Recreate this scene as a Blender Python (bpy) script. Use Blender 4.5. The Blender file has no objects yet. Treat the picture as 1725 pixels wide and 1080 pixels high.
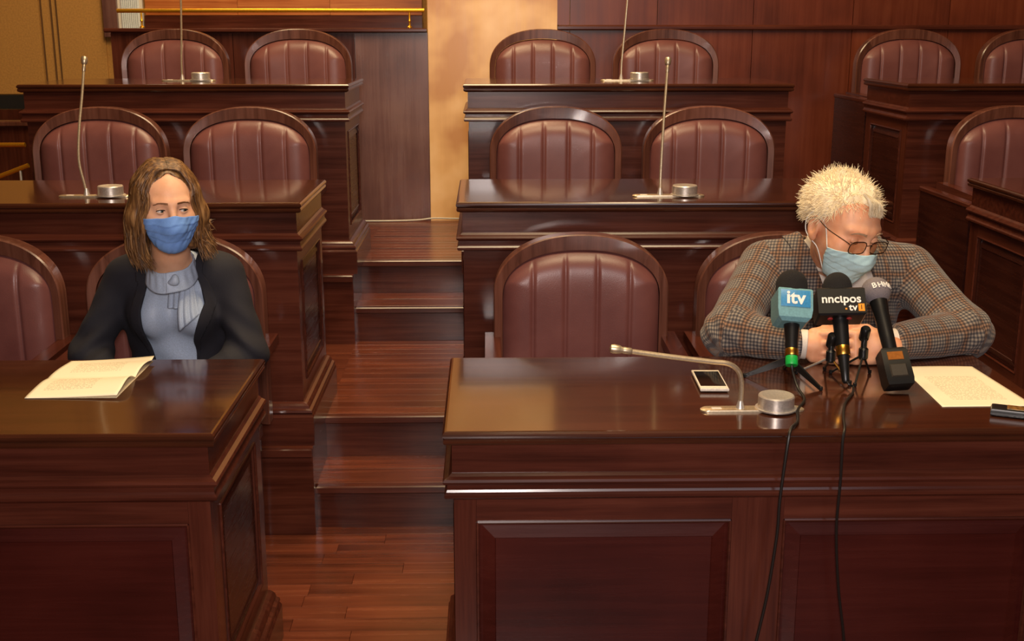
import bpy, math, random
import numpy as np
from mathutils import Vector, Matrix, Euler
random.seed(7); rng = np.random.default_rng(7)
PI = math.pi
scn = bpy.context.scene
COL = scn.collection

# ---------------------------------------------------------------- camera
cd = bpy.data.cameras.new('camera'); cam = bpy.data.objects.new('camera', cd); COL.objects.link(cam)
cd.sensor_width = 36; cd.lens = 1980/1725*36; cd.clip_start = .02; cd.clip_end = 60
H = 1.557; PITCH = .244; YAW = .021
cam.location = (0, 0, H)
cam.rotation_euler = (PI/2-PITCH, 0, -YAW)
scn.camera = cam
# ---------------------------------------------------------------- world, lights, exposure
scn.view_settings.view_transform = 'Standard'; scn.view_settings.look = 'None'
scn.view_settings.exposure = 0.14; scn.view_settings.gamma = 1; scn.view_settings.use_curve_mapping = False
w = bpy.data.worlds.new('hall_air'); scn.world = w; w.use_nodes = True
w.node_tree.nodes['Background'].inputs[0].default_value = (1, .72, .45, 1)
w.node_tree.nodes['Background'].inputs[1].default_value = .12
def area(name, loc, target, size, power, col, sy=None):
    l = bpy.data.lights.new(name, 'AREA'); l.energy = power; l.color = col; l.size = size
    if sy: l.shape = 'RECTANGLE'; l.size_y = sy
    o = bpy.data.objects.new(name, l); COL.objects.link(o); o.location = loc
    o.rotation_euler = (Vector(target)-Vector(loc)).to_track_quat('-Z', 'Y').to_euler()
    return o
area('camera_flash', (.02, -.04, H+.16), (0, 3, .95), .26, 44, (1, .86, .80))
area('ceiling_lamp_front', (.5, 2.15, 4.3), (.2, 2.9, 0), 1.5, 105, (1, .76, .46))
area('ceiling_lamp_rear', (-.4, 4.4, 4.3), (-.2, 6.1, 1.3), 1.5, 120, (1, .74, .42))
area('upper_hall_fill', (-1.6, 7.0, 4.3), (-1.6, 7.6, 1.5), .8, 34, (1, .76, .42))  # added fill without a fixture, brightens the orange joinery over the ledge
area('hall_window_light', (1.2, -2.4, 3.0), (0, 4, 1), 2.0, 22, (.85, .88, 1))

# ---------------------------------------------------------------- materials
def lin(c):
    return tuple(((v/255)/12.92 if v/255 <= .04045 else ((v/255+.055)/1.055)**2.4) for v in c)+(1,)
MATS = {}
def new_mat(name):
    m = bpy.data.materials.new(name); m.use_nodes = True; MATS[name] = m
    return m, m.node_tree, m.node_tree.nodes['Principled BSDF']
def N(nt, t, **kw):
    n = nt.nodes.new(t)
    for k, v in kw.items():
        if k.startswith('i_'): n.inputs[int(k[2:]) if k[2:].isdigit() else k[2:]].default_value = v
        else: setattr(n, k, v)
    return n
def ramp(nt, stops):
    r = nt.nodes.new('ShaderNodeValToRGB'); e = r.color_ramp.elements
    while len(e) < len(stops): e.new(.5)
    for el, (p, c) in zip(e, stops): el.position = p; el.color = lin(c)
    return r
def plain(name, c, rough=.5, metal=0, bump=0, bscale=200, var=.06, coat=0, spec=.5):
    m, nt, b = new_mat(name)
    b.inputs['Roughness'].default_value = rough; b.inputs['Metallic'].default_value = metal
    b.inputs['Coat Weight'].default_value = coat; b.inputs['Specular IOR Level'].default_value = spec
    tc = N(nt, 'ShaderNodeTexCoord'); no = N(nt, 'ShaderNodeTexNoise', i_Scale=bscale, i_Detail=3.)
    nt.links.new(tc.outputs['Object'], no.inputs['Vector'])
    lo = tuple(max(0, v*(1-var)) for v in c); hi = tuple(min(255, v*(1+var)) for v in c)
    r = ramp(nt, [(.3, lo), (.7, hi)]); nt.links.new(no.outputs[0], r.inputs[0]); nt.links.new(r.outputs[0], b.inputs['Base Color'])
    if bump:
        bp = N(nt, 'ShaderNodeBump', i_Strength=bump, i_Distance=.002); nt.links.new(no.outputs[0], bp.inputs['Height']); nt.links.new(bp.outputs[0], b.inputs['Normal'])
    return m
def wood(name, dark, mid, light, axis='X', rough=.2, scale=1., coat=0., blotch=.35, objvar=.12, spec=.5):
    m, nt, b = new_mat(name)
    tc = N(nt, 'ShaderNodeTexCoord'); oi = N(nt, 'ShaderNodeObjectInfo')
    s = {'X': (2.2, 55, 55), 'Y': (55, 2.2, 55), 'Z': (55, 55, 2.2)}[axis]
    mp = N(nt, 'ShaderNodeMapping'); mp.inputs['Scale'].default_value = tuple(v*scale for v in s)
    ad = N(nt, 'ShaderNodeVectorMath', operation='ADD'); ml = N(nt, 'ShaderNodeVectorMath', operation='SCALE', i_Scale=9.)
    cb = N(nt, 'ShaderNodeCombineXYZ')
    for k in range(3): nt.links.new(oi.outputs['Random'], cb.inputs[k])
    nt.links.new(cb.outputs[0], ml.inputs[0]); nt.links.new(tc.outputs['Object'], ad.inputs[0]); nt.links.new(ml.outputs[0], ad.inputs[1])
    nt.links.new(ad.outputs[0], mp.inputs['Vector'])
    n1 = N(nt, 'ShaderNodeTexNoise', i_Scale=1., i_Detail=5., i_Roughness=.62, i_Distortion=.3)
    nt.links.new(mp.outputs[0], n1.inputs['Vector'])
    n2 = N(nt, 'ShaderNodeTexNoise', i_Scale=3.2, i_Detail=3.); nt.links.new(ad.outputs[0], n2.inputs['Vector'])
    mx = N(nt, 'ShaderNodeMath', operation='MULTIPLY_ADD'); mx.inputs[1].default_value = blotch; nt.links.new(n2.outputs[0], mx.inputs[0])
    m2 = N(nt, 'ShaderNodeMath', operation='MULTIPLY'); m2.inputs[1].default_value = 1-blotch; nt.links.new(n1.outputs[0], m2.inputs[0]); nt.links.new(m2.outputs[0], mx.inputs[2])
    r = ramp(nt, [(.36, dark), (.5, mid), (.66, light)]); nt.links.new(mx.outputs[0], r.inputs[0])
    hv = N(nt, 'ShaderNodeHueSaturation'); mr = N(nt, 'ShaderNodeMapRange'); mr.inputs['To Min'].default_value = 1-objvar; mr.inputs['To Max'].default_value = 1+objvar
    nt.links.new(oi.outputs['Random'], mr.inputs['Value']); nt.links.new(mr.outputs[0], hv.inputs['Value']); nt.links.new(r.outputs[0], hv.inputs['Color'])
    nt.links.new(hv.outputs[0], b.inputs['Base Color'])
    rr = N(nt, 'ShaderNodeMapRange'); rr.inputs['To Min'].default_value = rough*.8; rr.inputs['To Max'].default_value = rough*1.35
    nt.links.new(n1.outputs[0], rr.inputs['Value']); nt.links.new(rr.outputs[0], b.inputs['Roughness'])
    bp = N(nt, 'ShaderNodeBump', i_Strength=.06, i_Distance=.001); nt.links.new(n1.outputs[0], bp.inputs['Height']); nt.links.new(bp.outputs[0], b.inputs['Normal'])
    b.inputs['Coat Weight'].default_value = coat; b.inputs['Coat Roughness'].default_value = .08
    b.inputs['Specular IOR Level'].default_value = spec
    return m
MD = ((56, 25, 18), (74, 35, 25), (90, 46, 33))
W_x = wood('mahogany_along', *MD, 'X'); W_z = wood('mahogany_upright', *MD, 'Z'); W_y = wood('mahogany_across', *MD, 'Y')
W_top = wood('mahogany_desktop', (50, 25, 16), (62, 31, 19), (74, 38, 23), 'X', rough=.13, coat=.5)
W_red = wood('mahogany_red_panel', (50, 16, 13), (62, 21, 17), (72, 27, 21), 'X', rough=.25, blotch=.6)
W_redy = wood('mahogany_side_shaded', (34, 14, 11), (46, 20, 15), (58, 27, 20), 'Y', rough=.25, blotch=.5)  # darker panel wood for side faces, their shade put into the colour
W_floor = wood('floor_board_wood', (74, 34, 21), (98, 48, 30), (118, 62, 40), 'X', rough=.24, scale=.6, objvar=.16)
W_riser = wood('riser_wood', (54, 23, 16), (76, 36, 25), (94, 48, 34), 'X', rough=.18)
W_wall = wood('wall_veneer_red', (80, 34, 18), (100, 44, 24), (116, 56, 32), 'Z', rough=.3, scale=.5, blotch=.55)
W_dark = wood('wall_veneer_brown', (86, 56, 52), (106, 72, 66), (122, 88, 80), 'Z', rough=.25, scale=.7, blotch=.6)
W_light = wood('wall_veneer_birch', (192, 136, 76), (224, 176, 114), (244, 204, 150), 'Z', rough=.3, scale=.3, blotch=.85, objvar=.02)
W_orange = wood('orange_wood', (150, 78, 30), (178, 100, 45), (196, 122, 62), 'X', rough=.35)
W_frame = wood('chair_frame_wood', (76, 42, 32), (98, 58, 45), (118, 74, 60), 'Z', rough=.28, coat=.2)
W_arch = W_frame
M_tan = plain('tan_wall_covering', (176, 128, 62), .75, bump=.1, bscale=90)
M_ceil = plain('ceiling_paint', (190, 165, 130), .9)
M_black = plain('black_plastic', (20, 20, 20), .35)
M_darkband = plain('black_skirting', (16, 13, 11), .6)
M_brass = plain('polished_brass', (245, 180, 50), .32, .9)
M_silver = plain('satin_silver', (214, 206, 196), .38, .75)
M_gold = plain('champagne_metal', (206, 188, 158), .38, .8)
M_window = plain('bright_curtain', (220, 225, 225), .8)
M_white = plain('white_plastic', (225, 215, 200), .35)
M_glass = plain('dark_screen_glass', (14, 14, 12), .06)
M_cable = plain('black_cable_rubber', (24, 20, 18), .45)
M_foam = plain('black_foam', (22, 19, 20), .95, bump=1, bscale=700)
M_gfoam = plain('grey_foam', (128, 120, 124), .95, bump=1, bscale=700)
M_green = plain('green_ring', (20, 170, 70), .4)
M_goldring = plain('gold_ring', (215, 160, 70), .3, 1)
M_blue = plain('blue_mic_flag', (58, 138, 190), .4)
M_teal = plain('teal_flag_side', (112, 160, 168), .45)
M_letter = plain('white_letters', (240, 236, 228), .5)
M_orange = plain('orange_print', (240, 150, 20), .5)
M_greycab = plain('white_wall_cable', (196, 190, 175), .5)
M_led = plain('red_print', (190, 60, 55), .5)

def leather_mat():
    m, nt, b = new_mat('burgundy_leather'); b.inputs['Roughness'].default_value = .36
    tc = N(nt, 'ShaderNodeTexCoord'); v = N(nt, 'ShaderNodeTexVoronoi', i_Scale=420.); no = N(nt, 'ShaderNodeTexNoise', i_Scale=7., i_Detail=3.)
    nt.links.new(tc.outputs['Object'], v.inputs['Vector']); nt.links.new(tc.outputs['Object'], no.inputs['Vector'])
    r = ramp(nt, [(.3, (102, 58, 55)), (.7, (122, 75, 70))]); nt.links.new(no.outputs[0], r.inputs[0]); nt.links.new(r.outputs[0], b.inputs['Base Color'])
    bp = N(nt, 'ShaderNodeBump', i_Strength=.25, i_Distance=.0006); nt.links.new(v.outputs['Distance'], bp.inputs['Height']); nt.links.new(bp.outputs[0], b.inputs['Normal'])
    return m
M_leather = leather_mat()

# ---------------------------------------------------------------- mesh helpers
def mesh_from(name, verts, faces, mat=None, smooth=False):
    me = bpy.data.meshes.new(name)
    me.from_pydata([tuple(map(float, v)) for v in verts], [], [tuple(map(int, f)) for f in faces])
    me.update()
    if mat: me.materials.append(mat)
    if smooth: me.polygons.foreach_set('use_smooth', [True]*len(me.polygons))
    return me
def link(name, me, parent=None, loc=(0, 0, 0), rot=(0, 0, 0)):
    o = bpy.data.objects.new(name, me); COL.objects.link(o); o.location = loc; o.rotation_euler = rot
    if parent: o.parent = parent
    return o
class MB:
    def __init__(s): s.v = []; s.f = []; s.mi = []
    def add(s, v, f, m=0):
        n = len(s.v); s.v += [tuple(p) for p in v]; s.f += [tuple(i+n for i in q) for q in f]; s.mi += [m]*len(f)
    def box(s, x0, x1, y0, y1, z0, z1, c=0.0):
        """box with chamfered top and bottom edges"""
        if c:
            s.stack(x0, x1, y0, y1, [(-c, z0), (0, z0+c), (0, z1-c), (-c, z1)])
        else: s.stack(x0, x1, y0, y1, [(0, z0), (0, z1)])
    def stack(s, x0, x1, y0, y1, rings, ax='Z', caps=True):
        """rectangular rings (outset, level) skinned into a closed solid; ax = normal axis"""
        v = []
        for o, z in rings:
            q = [(x0-o, y0-o, z), (x1+o, y0-o, z), (x1+o, y1+o, z), (x0-o, y1+o, z)]
            if ax == 'Y': q = [(a, c, b) for a, b, c in q]
            if ax == 'X': q = [(c, a, b) for a, b, c in q]
            v += q
        f = []
        for i in range(len(rings)-1):
            for k in range(4):
                a = 4*i+k; b = 4*i+(k+1) % 4
                f.append((a, b, b+4, a+4))
        if caps:
            f.append((3, 2, 1, 0)); n = 4*(len(rings)-1); f.append((n, n+1, n+2, n+3))
        if ax == 'Y': f = [q[::-1] for q in f]
        s.add(v, f)
    def usweep(s, x0, x1, y0, y1, prof):
        """closed profile (out, z) swept round back-left, front-left, front-right, back-right"""
        v = []; n = len(prof)
        for k in range(4):
            for o, z in prof:
                v.append([(x0-o, y1, z), (x0-o, y0-o, z), (x1+o, y0-o, z), (x1+o, y1, z)][k])
        f = []
        for k in range(3):
            for i in range(n):
                j = (i+1) % n; f.append((k*n+i, k*n+j, (k+1)*n+j, (k+1)*n+i))
        f.append(tuple(range(n))[::-1]); f.append(tuple(3*n+i for i in range(n)))
        s.add(v, f)
    def tube(s, pts, r, n=8, caps=True):
        pts = [Vector(p) for p in pts]; rs = r if hasattr(r, '__len__') else [r]*len(pts)
        v = []; t0 = (pts[1]-pts[0]).normalized(); up = Vector((0, 0, 1)) if abs(t0.z) < .9 else Vector((0, 1, 0))
        a = t0.cross(up).normalized()
        for i, p in enumerate(pts):
            t = (pts[min(i+1, len(pts)-1)]-pts[max(i-1, 0)]).normalized()
            a = (a-t*a.dot(t)).normalized(); b = t.cross(a)
            for k in range(n):
                q = 2*PI*k/n; v.append(p+(a*math.cos(q)+b*math.sin(q))*rs[i])
        f = [(i*n+k, i*n+(k+1) % n, (i+1)*n+(k+1) % n, (i+1)*n+k) for i in range(len(pts)-1) for k in range(n)]
        if caps: f.append(tuple(range(n))[::-1]); f.append(tuple((len(pts)-1)*n+k for k in range(n)))
        s.add(v, f)
    def lathe(s, prof, n=32, c=(0, 0, 0), M=None):
        v = []
        for r, z in prof:
            for k in range(n):
                q = 2*PI*k/n; p = Vector((r*math.cos(q), r*math.sin(q), z))
                v.append((M @ p if M else p)+Vector(c))
        m = len(prof); f = [(i*n+k, i*n+(k+1) % n, (i+1)*n+(k+1) % n, (i+1)*n+k) for i in range(m-1) for k in range(n)]
        f.append(tuple(range(n))[::-1]); f.append(tuple((m-1)*n+k for k in range(n)))
        s.add(v, f)
    def mesh(s, name, mats, smooth=False, auto=None):
        if not isinstance(mats, (list, tuple)): mats = [mats]
        me = mesh_from(name, s.v, s.f, None, smooth)
        for m in mats: me.materials.append(m)
        if len(mats) > 1: me.polygons.foreach_set('material_index', s.mi)
        if auto: me.set_sharp_from_angle(angle=math.radians(auto))
        return me
def catmull(P, n=8):
    P = [np.array(p, float) for p in P]; P = [2*P[0]-P[1]]+P+[2*P[-1]-P[-2]]; out = []
    for i in range(1, len(P)-2):
        for k in range(n):
            t = k/n; a, b, c, d = P[i-1:i+3]
            out.append(.5*((2*b)+(-a+c)*t+(2*a-5*b+4*c-d)*t*t+(-a+3*b-3*c+d)*t**3))
    out.append(P[-2]); return out
def empty(name, loc, label, cat, group=None, rz=0):
    o = bpy.data.objects.new(name, None); COL.objects.link(o); o.location = loc; o.rotation_euler = (0, 0, rz)
    o.empty_display_size = .1
    tag(o, label, cat, group); return o
def tag(o, label=None, cat=None, group=None, kind=None):
    if label: o['label'] = label
    if cat: o['category'] = cat
    if group: o['group'] = group
    if kind: o['kind'] = kind
    return o
def copy_thing(root, loc, label, rz=None):
    r = root.copy(); COL.objects.link(r); r.location = loc; r['label'] = label
    if rz is not None: r.rotation_euler = (0, 0, rz)
    for ch in list(root.children):
        c = ch.copy(); COL.objects.link(c); c.parent = r
        for g in list(ch.children):
            d = g.copy(); COL.objects.link(d); d.parent = c
    return r

# ---------------------------------------------------------------- layout numbers (metres)
RISE = .291; G = 1.232; D1 = 2.261; DD = .566; DH = .76
XA0, XA1 = -.555, -.095            # middle aisle, between the desktops
XR1 = 1.222; XB0 = 1.672
FRONT = [D1+i*G for i in range(3)]; PLAT = [0, RISE, 2*RISE]
STEP0 = 3.52; TREAD = .262; YW = 6.09
XL0 = -1.865
# ---------------------------------------------------------------- floor, platforms, steps
m = MB(); m.box(-6, 4.6, -3.5, 9, -.1, -.012)
floor = link('floor', m.mesh('floor', W_floor)); tag(floor, kind='structure')
def brd(x0, x1, y0, y1, z, par=floor):
    m = MB(); m.box(0, x1-x0, 0, y1-y0, -.012, 0, .0006)
    return link('board', m.mesh('board', W_floor), par, (x0, y0, z))
def boards(x0, x1, y0, y1, z, wd=.068, split=True):
    y = y0
    while y < y1-.01:
        ye = min(y+wd, y1)
        if ye > y1-.02: ye = y1
        if split and x1-x0 > .6:
            xs = x0+random.uniform(.25, .75)*(x1-x0); brd(x0, xs-.0008, y, ye-.0008, z); brd(xs, x1, y, ye-.0008, z)
        else: brd(x0, x1, y, ye-.0008, z)
        y = ye
m = MB(); m.box(-6, -.72, -3.5, 3.46, -.012, -.0005); m.box(-.02, 4.6, -3.5, 3.46, -.012, -.0005); m.box(-.72, -.02, -3.5, 2.3, -.012, -.0005)
link('floor_surface', m.mesh('floor_surface', W_floor), floor)
boards(-.72, -.02, 2.3, 3.46, 0)
brd(-.548, -.10, 3.46, STEP0, 0)
def part(name, me, par, loc=(0, 0, 0)): return link(name, me, par, loc)
PF = 3.462     # front of the middle platform beside the desks
def platform(lev):
    z1 = PLAT[lev]; z0 = PLAT[lev-1] if lev > 1 else -.005
    yf = PF+(lev-1)*G; yb = (PF+G if lev == 1 else YW+.02)
    s0 = STEP0+(lev-1)*G; s1 = s0+TREAD
    # solid blocks left and right of the two stepped aisles, and behind the steps
    xl = -2.02; xr = 3.3; A = [(-.548, -.10), (XR1+.03, XB0-.03)]
    m = MB(); xs = [xl, A[0][0], A[0][1], A[1][0], A[1][1], xr]
    for i in (0, 2, 4): m.box(xs[i], xs[i+1], yf, yb, z0, z1-.012)
    for a, b in A: m.box(a, b, s1, yb, z0, z1-.012)
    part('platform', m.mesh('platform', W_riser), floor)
    m = MB()
    for i in (0, 2, 4): m.box(xs[i], xs[i+1], yf, yb, z1-.012, z1-.0004)
    part('platform_deck', m.mesh('platform_deck', W_floor), floor)
    for i in (0, 2, 4):
        m = MB(); m.box(0, xs[i+1]-xs[i], -.02, .004, -.028, .001, .004); part('nosing', m.mesh('nosing', W_x), floor, (xs[i], yf, z1))
    for a, b in A:
        zm = (PLAT[lev-1]+z1)/2
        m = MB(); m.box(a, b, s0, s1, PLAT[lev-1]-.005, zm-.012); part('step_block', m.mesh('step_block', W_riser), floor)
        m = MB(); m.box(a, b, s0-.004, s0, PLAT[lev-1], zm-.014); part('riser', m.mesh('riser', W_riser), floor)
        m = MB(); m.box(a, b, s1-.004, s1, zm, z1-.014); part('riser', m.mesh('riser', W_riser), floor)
        for s, z in ((s0, zm), (s1, z1)):
            m = MB(); m.box(0, b-a, -.022, .012, -.026, .0, .004); part('nosing', m.mesh('nosing', W_x), floor, (a, s, z))
        boards(a, b, s0+.012, s1-.004, zm, .125, False)
        boards(a, b, s1+.012, yb if lev == 2 else s0+G-.006, z1, .068, False)
platform(1); platform(2)

# ---------------------------------------------------------------- walls
def wall_box(name, x0, x1, y0, y1, z0, z1, mat, kind='structure', par=None, c=0):
    m = MB(); m.box(0, x1-x0, 0, y1-y0, 0, z1-z0, c); o = link(name, m.mesh(name, mat), par, (x0, y0, z0))
    if kind and not par: tag(o, kind=kind)
    return o
wb = wall_box('wall_back', -.30, 4.6, YW+.02, YW+.25, 0, 4.6, M_tan)
# birch pilaster, red veneer panels on the right
p = wall_box('veneer_panel', -.295, .355, YW-.004, YW+.0195, PLAT[2], 4.6, W_light, None, wb); p.parent = wb
p.location = (-.295+.30, -.024, PLAT[2]); p['label'] = 'pale birch veneer panel'
xs = [.355, .42, .86, 1.345, 1.85, 2.34, 2.85, 3.36, 3.9, 4.55]
for i in range(len(xs)-1):
    for z0, z1 in ((PLAT[2], 1.545), (1.572, 4.6)):
        q = MB(); q.box(0, xs[i+1]-xs[i]-.003, 0, .022, 0, z1-z0); link('wall_panel', q.mesh('wall_panel', W_wall), wb, (xs[i]+.30, -.022, z0))
q = MB(); q.stack(0, 4.2, -.03, 0, [(-.004, 0), (0, .006), (0, .018), (-.006, .026)]); link('wall_moulding', q.mesh('wall_moulding', W_x), wb, (.357+.30, -.012, 1.546))
# low partition on the left with a brown veneer end panel and a ledge
pt = wall_box('wall_partition', -1.885, -.30, YW+.02, YW+.10, 0, 1.535, W_z)
q = MB(); q.box(0, .365, 0, .02, 0, 1.53-PLAT[2]); link('veneer_panel', q.mesh('veneer_panel', W_dark), pt, (-.662+1.885, -.02, PLAT[2]))
for a, b in ((-1.88, -1.275), (-1.272, -.665)):
    q = MB(); q.box(0, b-a, 0, .02, 0, 1.53-PLAT[2]); link('wall_panel', q.mesh('wall_panel', W_z), pt, (a+1.885, -.02, PLAT[2]))
q = MB(); q.stack(-.02, 1.585, -.05, .10, [(-.005, 0), (0, .005), (0, .016), (-.005, .021)]); link('ledge', q.mesh('ledge', W_x), pt, (0, 0, 1.535))
# upper level behind the partition
lev = wall_box('floor_upper_level', -1.885, -.30, YW+.10, 8.0, 1.40, 1.50, W_floor)
fl = wall_box('wall_far', -6, 4.6, 8.0, 8.2, 0, 4.6, M_tan)
q = MB(); q.box(0, 4.6, 0, .012, 0, .09); link('skirting', q.mesh('skirting', M_darkband), fl, (0, -.012, 1.035))
q = MB(); q.box(0, 4.6, 0, .012, 0, 1.03); link('lower_panelling', q.mesh('lower_panelling', W_z), fl, (0, -.012, 0))
for x in (-2.91, -2.845, -2.81):
    q = MB(); q.box(0, .007, 0, .010, 0, 3.4); link('groove_strip', q.mesh('groove_strip', plain('tan_wall_joint', (96, 64, 26), .8) if 'tan_wall_joint' not in MATS else MATS['tan_wall_joint']), fl, (6+x, -.010, 1.13))
for a, b in ((-6.0, -5.1), (-5.09, -4.1), (-4.09, -2.92), (-2.80, -2.50)):
    q = MB(); q.box(0, b-a, 0, .014, 0, 3.4, .003); link('wall_panel', q.mesh('wall_panel', M_tan), fl, (6+a, -.014, 1.13))
for a, b in ((-6.0, -4.4), (-4.38, -3.0)):
    pass
# door frame, window slit and orange joinery seen over the ledge
q = MB(); q.box(0, .09, -.06, 0, 0, 2.2); link('door_post', q.mesh('door_post', W_dark), fl, (6-2.49, -.001, 1.5))
wn = wall_box('window_1', -2.40, -2.24, 7.97, 7.998, 1.5, 3.5, M_white)
q = MB(); q.box(.02, .14, -.006, 0, .02, 1.98); link('pane', q.mesh('pane', M_window), wn)
for k in range(9):
    q = MB(); q.tube([(0.03+.0125*k, -.012, .03), (.03+.0125*k, -.012, 1.97)], .0045, 6); link('curtain_fold', q.mesh('curtain_fold', M_window), wn)
jn = wall_box('trim_1', -2.22, -.42, 7.93, 7.998, 1.50, 1.634, W_x)
for k in range(3):
    q = MB(); q.box(0, .598, 0, .04, 0, .62, .003); o = link('wall_panel', q.mesh('wall_panel', W_orange), fl, (6-2.22+.6*k, -.041, 1.636))
q = MB(); q.box(0, 1.8, 0, .05, 0, .03); link('cornice', q.mesh('cornice', W_dark), fl, (6-2.22, -.051, 2.225))
# room shell behind and beside the camera
wl = wall_box('wall_left', -6.2, -6, -3.5, 8.2, 0, 4.6, M_tan)
wr = wall_box('wall_right', 4.6, 4.8, -3.5, 8.2, 0, 4.6, W_wall)
wf = wall_box('wall_front', -6, 4.6, -3.7, -3.5, 0, 4.6, M_tan)
ce = wall_box('ceiling', -6.2, 4.8, -3.7, 8.2, 4.6, 4.7, M_ceil)

# brass rails
br = empty('brass_handrail', (-1.86, 6.16, 1.556), 'polished brass handrail running over the partition ledge, behind the rear left seats', 'handrail')
q = MB(); q.tube([(0, 0, .085), (1.545, 0, .088)], .0105, 14); part('rail', q.mesh('rail', M_brass, True, 40), br)
for x in (.12, 1.47):
    q = MB(); q.lathe([(.013, .001), (.013, .006), (.006, .012), (.005, .03), (.008, .036), (.005, .042), (.005, .078)], 12, (x, 0, 0)); part('rail_post', q.mesh('rail_post', M_brass, True, 40), br)
sr = empty('stair_rail', (-2.9, 6.3, 0), 'brass stair rail low in the dark stairwell at the far left edge', 'handrail')
q = MB(); q.tube([(-.9, .3, .926), (.345, .3, .929)], .013, 12); part('rail', q.mesh('rail', M_brass, True, 40), sr)
q = MB(); q.tube([(-.4, -.2, .523), (.545, -.2, .872)], .012, 12); part('rail', q.mesh('rail', M_brass, True, 40), sr)
q = MB(); q.tube([(.50, -.2, 0), (.50, -.2, .852)], .007, 10); part('rail_post', q.mesh('rail_post', M_silver, True, 40), sr)
q = MB(); q.tube([(-.75, .3, 0), (-.75, .3, .915)], .008, 10); part('rail_post', q.mesh('rail_post', M_silver, True, 40), sr)
sp = empty('stairwell_partition', (-3.6, 7.0, 0), 'brown wooden stairwell partition below the tan wall, far left', 'partition')
q = MB(); q.box(0, 1.45, 0, .06, 0, 1.0); part('boarding', q.mesh('boarding', W_z), sp)
q = MB(); q.box(-.02, 1.47, -.04, .08, 1.0, 1.03, .006); part('cap', q.mesh('cap', W_frame), sp)
q = MB(); q.box(.62, .70, -.03, 0, .30, 1.0); part('post', q.mesh('post', W_frame), sp)

# ---------------------------------------------------------------- desks
TOPR = [(-.012, .7285), (-.004, .732), (-.002, .736), (-.002, .741), (-.005, .744), (-.001, .747), (0, .751), (-.001, .755), (-.005, .759), (-.009, .760)]
MOULD = [(-.022, .612), (-.006, .613), (-.003, .617), (-.003, .622), (-.007, .627), (-.009, .632), (-.009, .642), (-.002, .646), (0, .651), (-.003, .656), (-.012, .660), (-.018, .666), (-.03, .666), (-.03, .612)]
PLINTH = [(.012, .0), (.012, .092), (.008, .098), (.004, .101), (.008, .106), (.006, .112), (-.002, .116), (-.004, .124), (-.010, .130), (-.018, .134), (-.045, .134), (-.045, 0)]
def make_desk(W, label, panelled=True):
    t = empty('desk', (0, 0, 0), label, 'desk')
    def P(name, m, mat, par=t): return link(name, m.mesh(name, mat), par)
    m = MB(); m.stack(0, W, 0, DD, TOPR); P('desktop', m, W_top)
    m = MB(); m.usweep(0, W, 0, DD-.01, [(-.019, .655), (-.019, .729), (-.045, .729), (-.045, .655)]); P('apron', m, W_x)
    m = MB(); m.usweep(0, W, 0, DD-.01, MOULD); P('moulding', m, W_x)
    m = MB(); m.usweep(0, W, 0, DD-.01, [(-.034, .10), (-.034, .655), (-.05, .655), (-.05, .10)]); P('carcass', m, W_z)
    m = MB(); m.usweep(0, W, 0, DD-.008, PLINTH); P('plinth', m, W_x)
    # front frame and two raised panels
    if not panelled:
        m = MB(); m.box(.022, W-.022, .022, .0335, .134, .612); P('front_board', m, W_x)
    pw = (W-.069*2-.11)/2; a = [.069, .069+pw+.11]; z0, z1 = .185, .556
    if panelled:
     for x0, x1 in ((.022, a[0]), (a[0]+pw, a[1]), (a[1]+pw, W-.022)):
        m = MB(); m.box(x0+.0004, x1-.0004, .022, .036, .134, .612); P('stile', m, W_z)
    for x in (a if panelled else []):
        for q0, q1 in ((.134, z0), (z1, .612)):
            m = MB(); m.box(x, x+pw, .022, .036, q0, q1); P('rail', m, W_x)
        m = MB()
        m.stack(x+.004, x+pw-.004, z0+.004, z1-.004, [(0, .035), (0, .031), (-.008, .030), (-.034, .0235), (-.036, .026), (-.04, .026)], 'Y')
        P('panel', m, W_red)
        m = MB(); r = .0035; c = [(x+.002, z0+.002), (x+pw-.002, z0+.002), (x+pw-.002, z1-.002), (x+.002, z1-.002)]
        for k in range(4):
            (u0, w0), (u1, w1) = c[k], c[(k+1) % 4]; m.tube([(u0, .0215, w0), (u1, .0215, w1)], r, 6)
        P('panel_bead', m, W_x)
    for s in (0, 1):
        X = (lambda v: v) if s == 0 else (lambda v: W-v)
        def bx(m, x0, x1, y0, y1, z0_, z1_): m.box(min(X(x0), X(x1)), max(X(x0), X(x1)), y0, y1, z0_, z1_)
        ya, yb = .10, DD-.08
        for y0, y1 in ((.0365, ya), (yb, DD-.01)):
            m = MB(); bx(m, .022, .036, y0+.0003, y1-.0003, .134, .612); P('stile', m, W_z)
        for q0, q1 in ((.134, z0), (z1+.012, .612)):
            m = MB(); bx(m, .022, .036, ya, yb, q0, q1); P('rail', m, W_y)
        m = MB(); rg = [(0, .035), (0, .031), (-.008, .030), (-.03, .0235), (-.032, .026), (-.036, .026)]
        if s: rg = [(o, W-q) for o, q in rg]
        m.stack(ya+.004, yb-.004, z0+.004, z1+.008, rg, 'X')
        P('panel', m, W_redy)
        m = MB(); c = [(ya+.002, z0+.002), (yb-.002, z0+.002), (yb-.002, z1+.01), (ya+.002, z1+.01)]
        for k in range(4):
            (u0, w0), (u1, w1) = c[k], c[(k+1) % 4]; m.tube([(X(.0215), u0, w0), (X(.0215), u1, w1)], .0035, 6)
        P('panel_bead', m, W_y)
    return t
WR = XR1-XA1; WL = 1.30
ds = 'dark panelled mahogany desk, '
d0 = make_desk(WR, ds+'front row right of the aisle, with microphones on it'); d0.location = (XA1, FRONT[0], 0)
d0b = make_desk(WR, 'plain-fronted mahogany desk, second row right of the aisle', False); d0b.location = (XA1, FRONT[1], PLAT[1])
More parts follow.
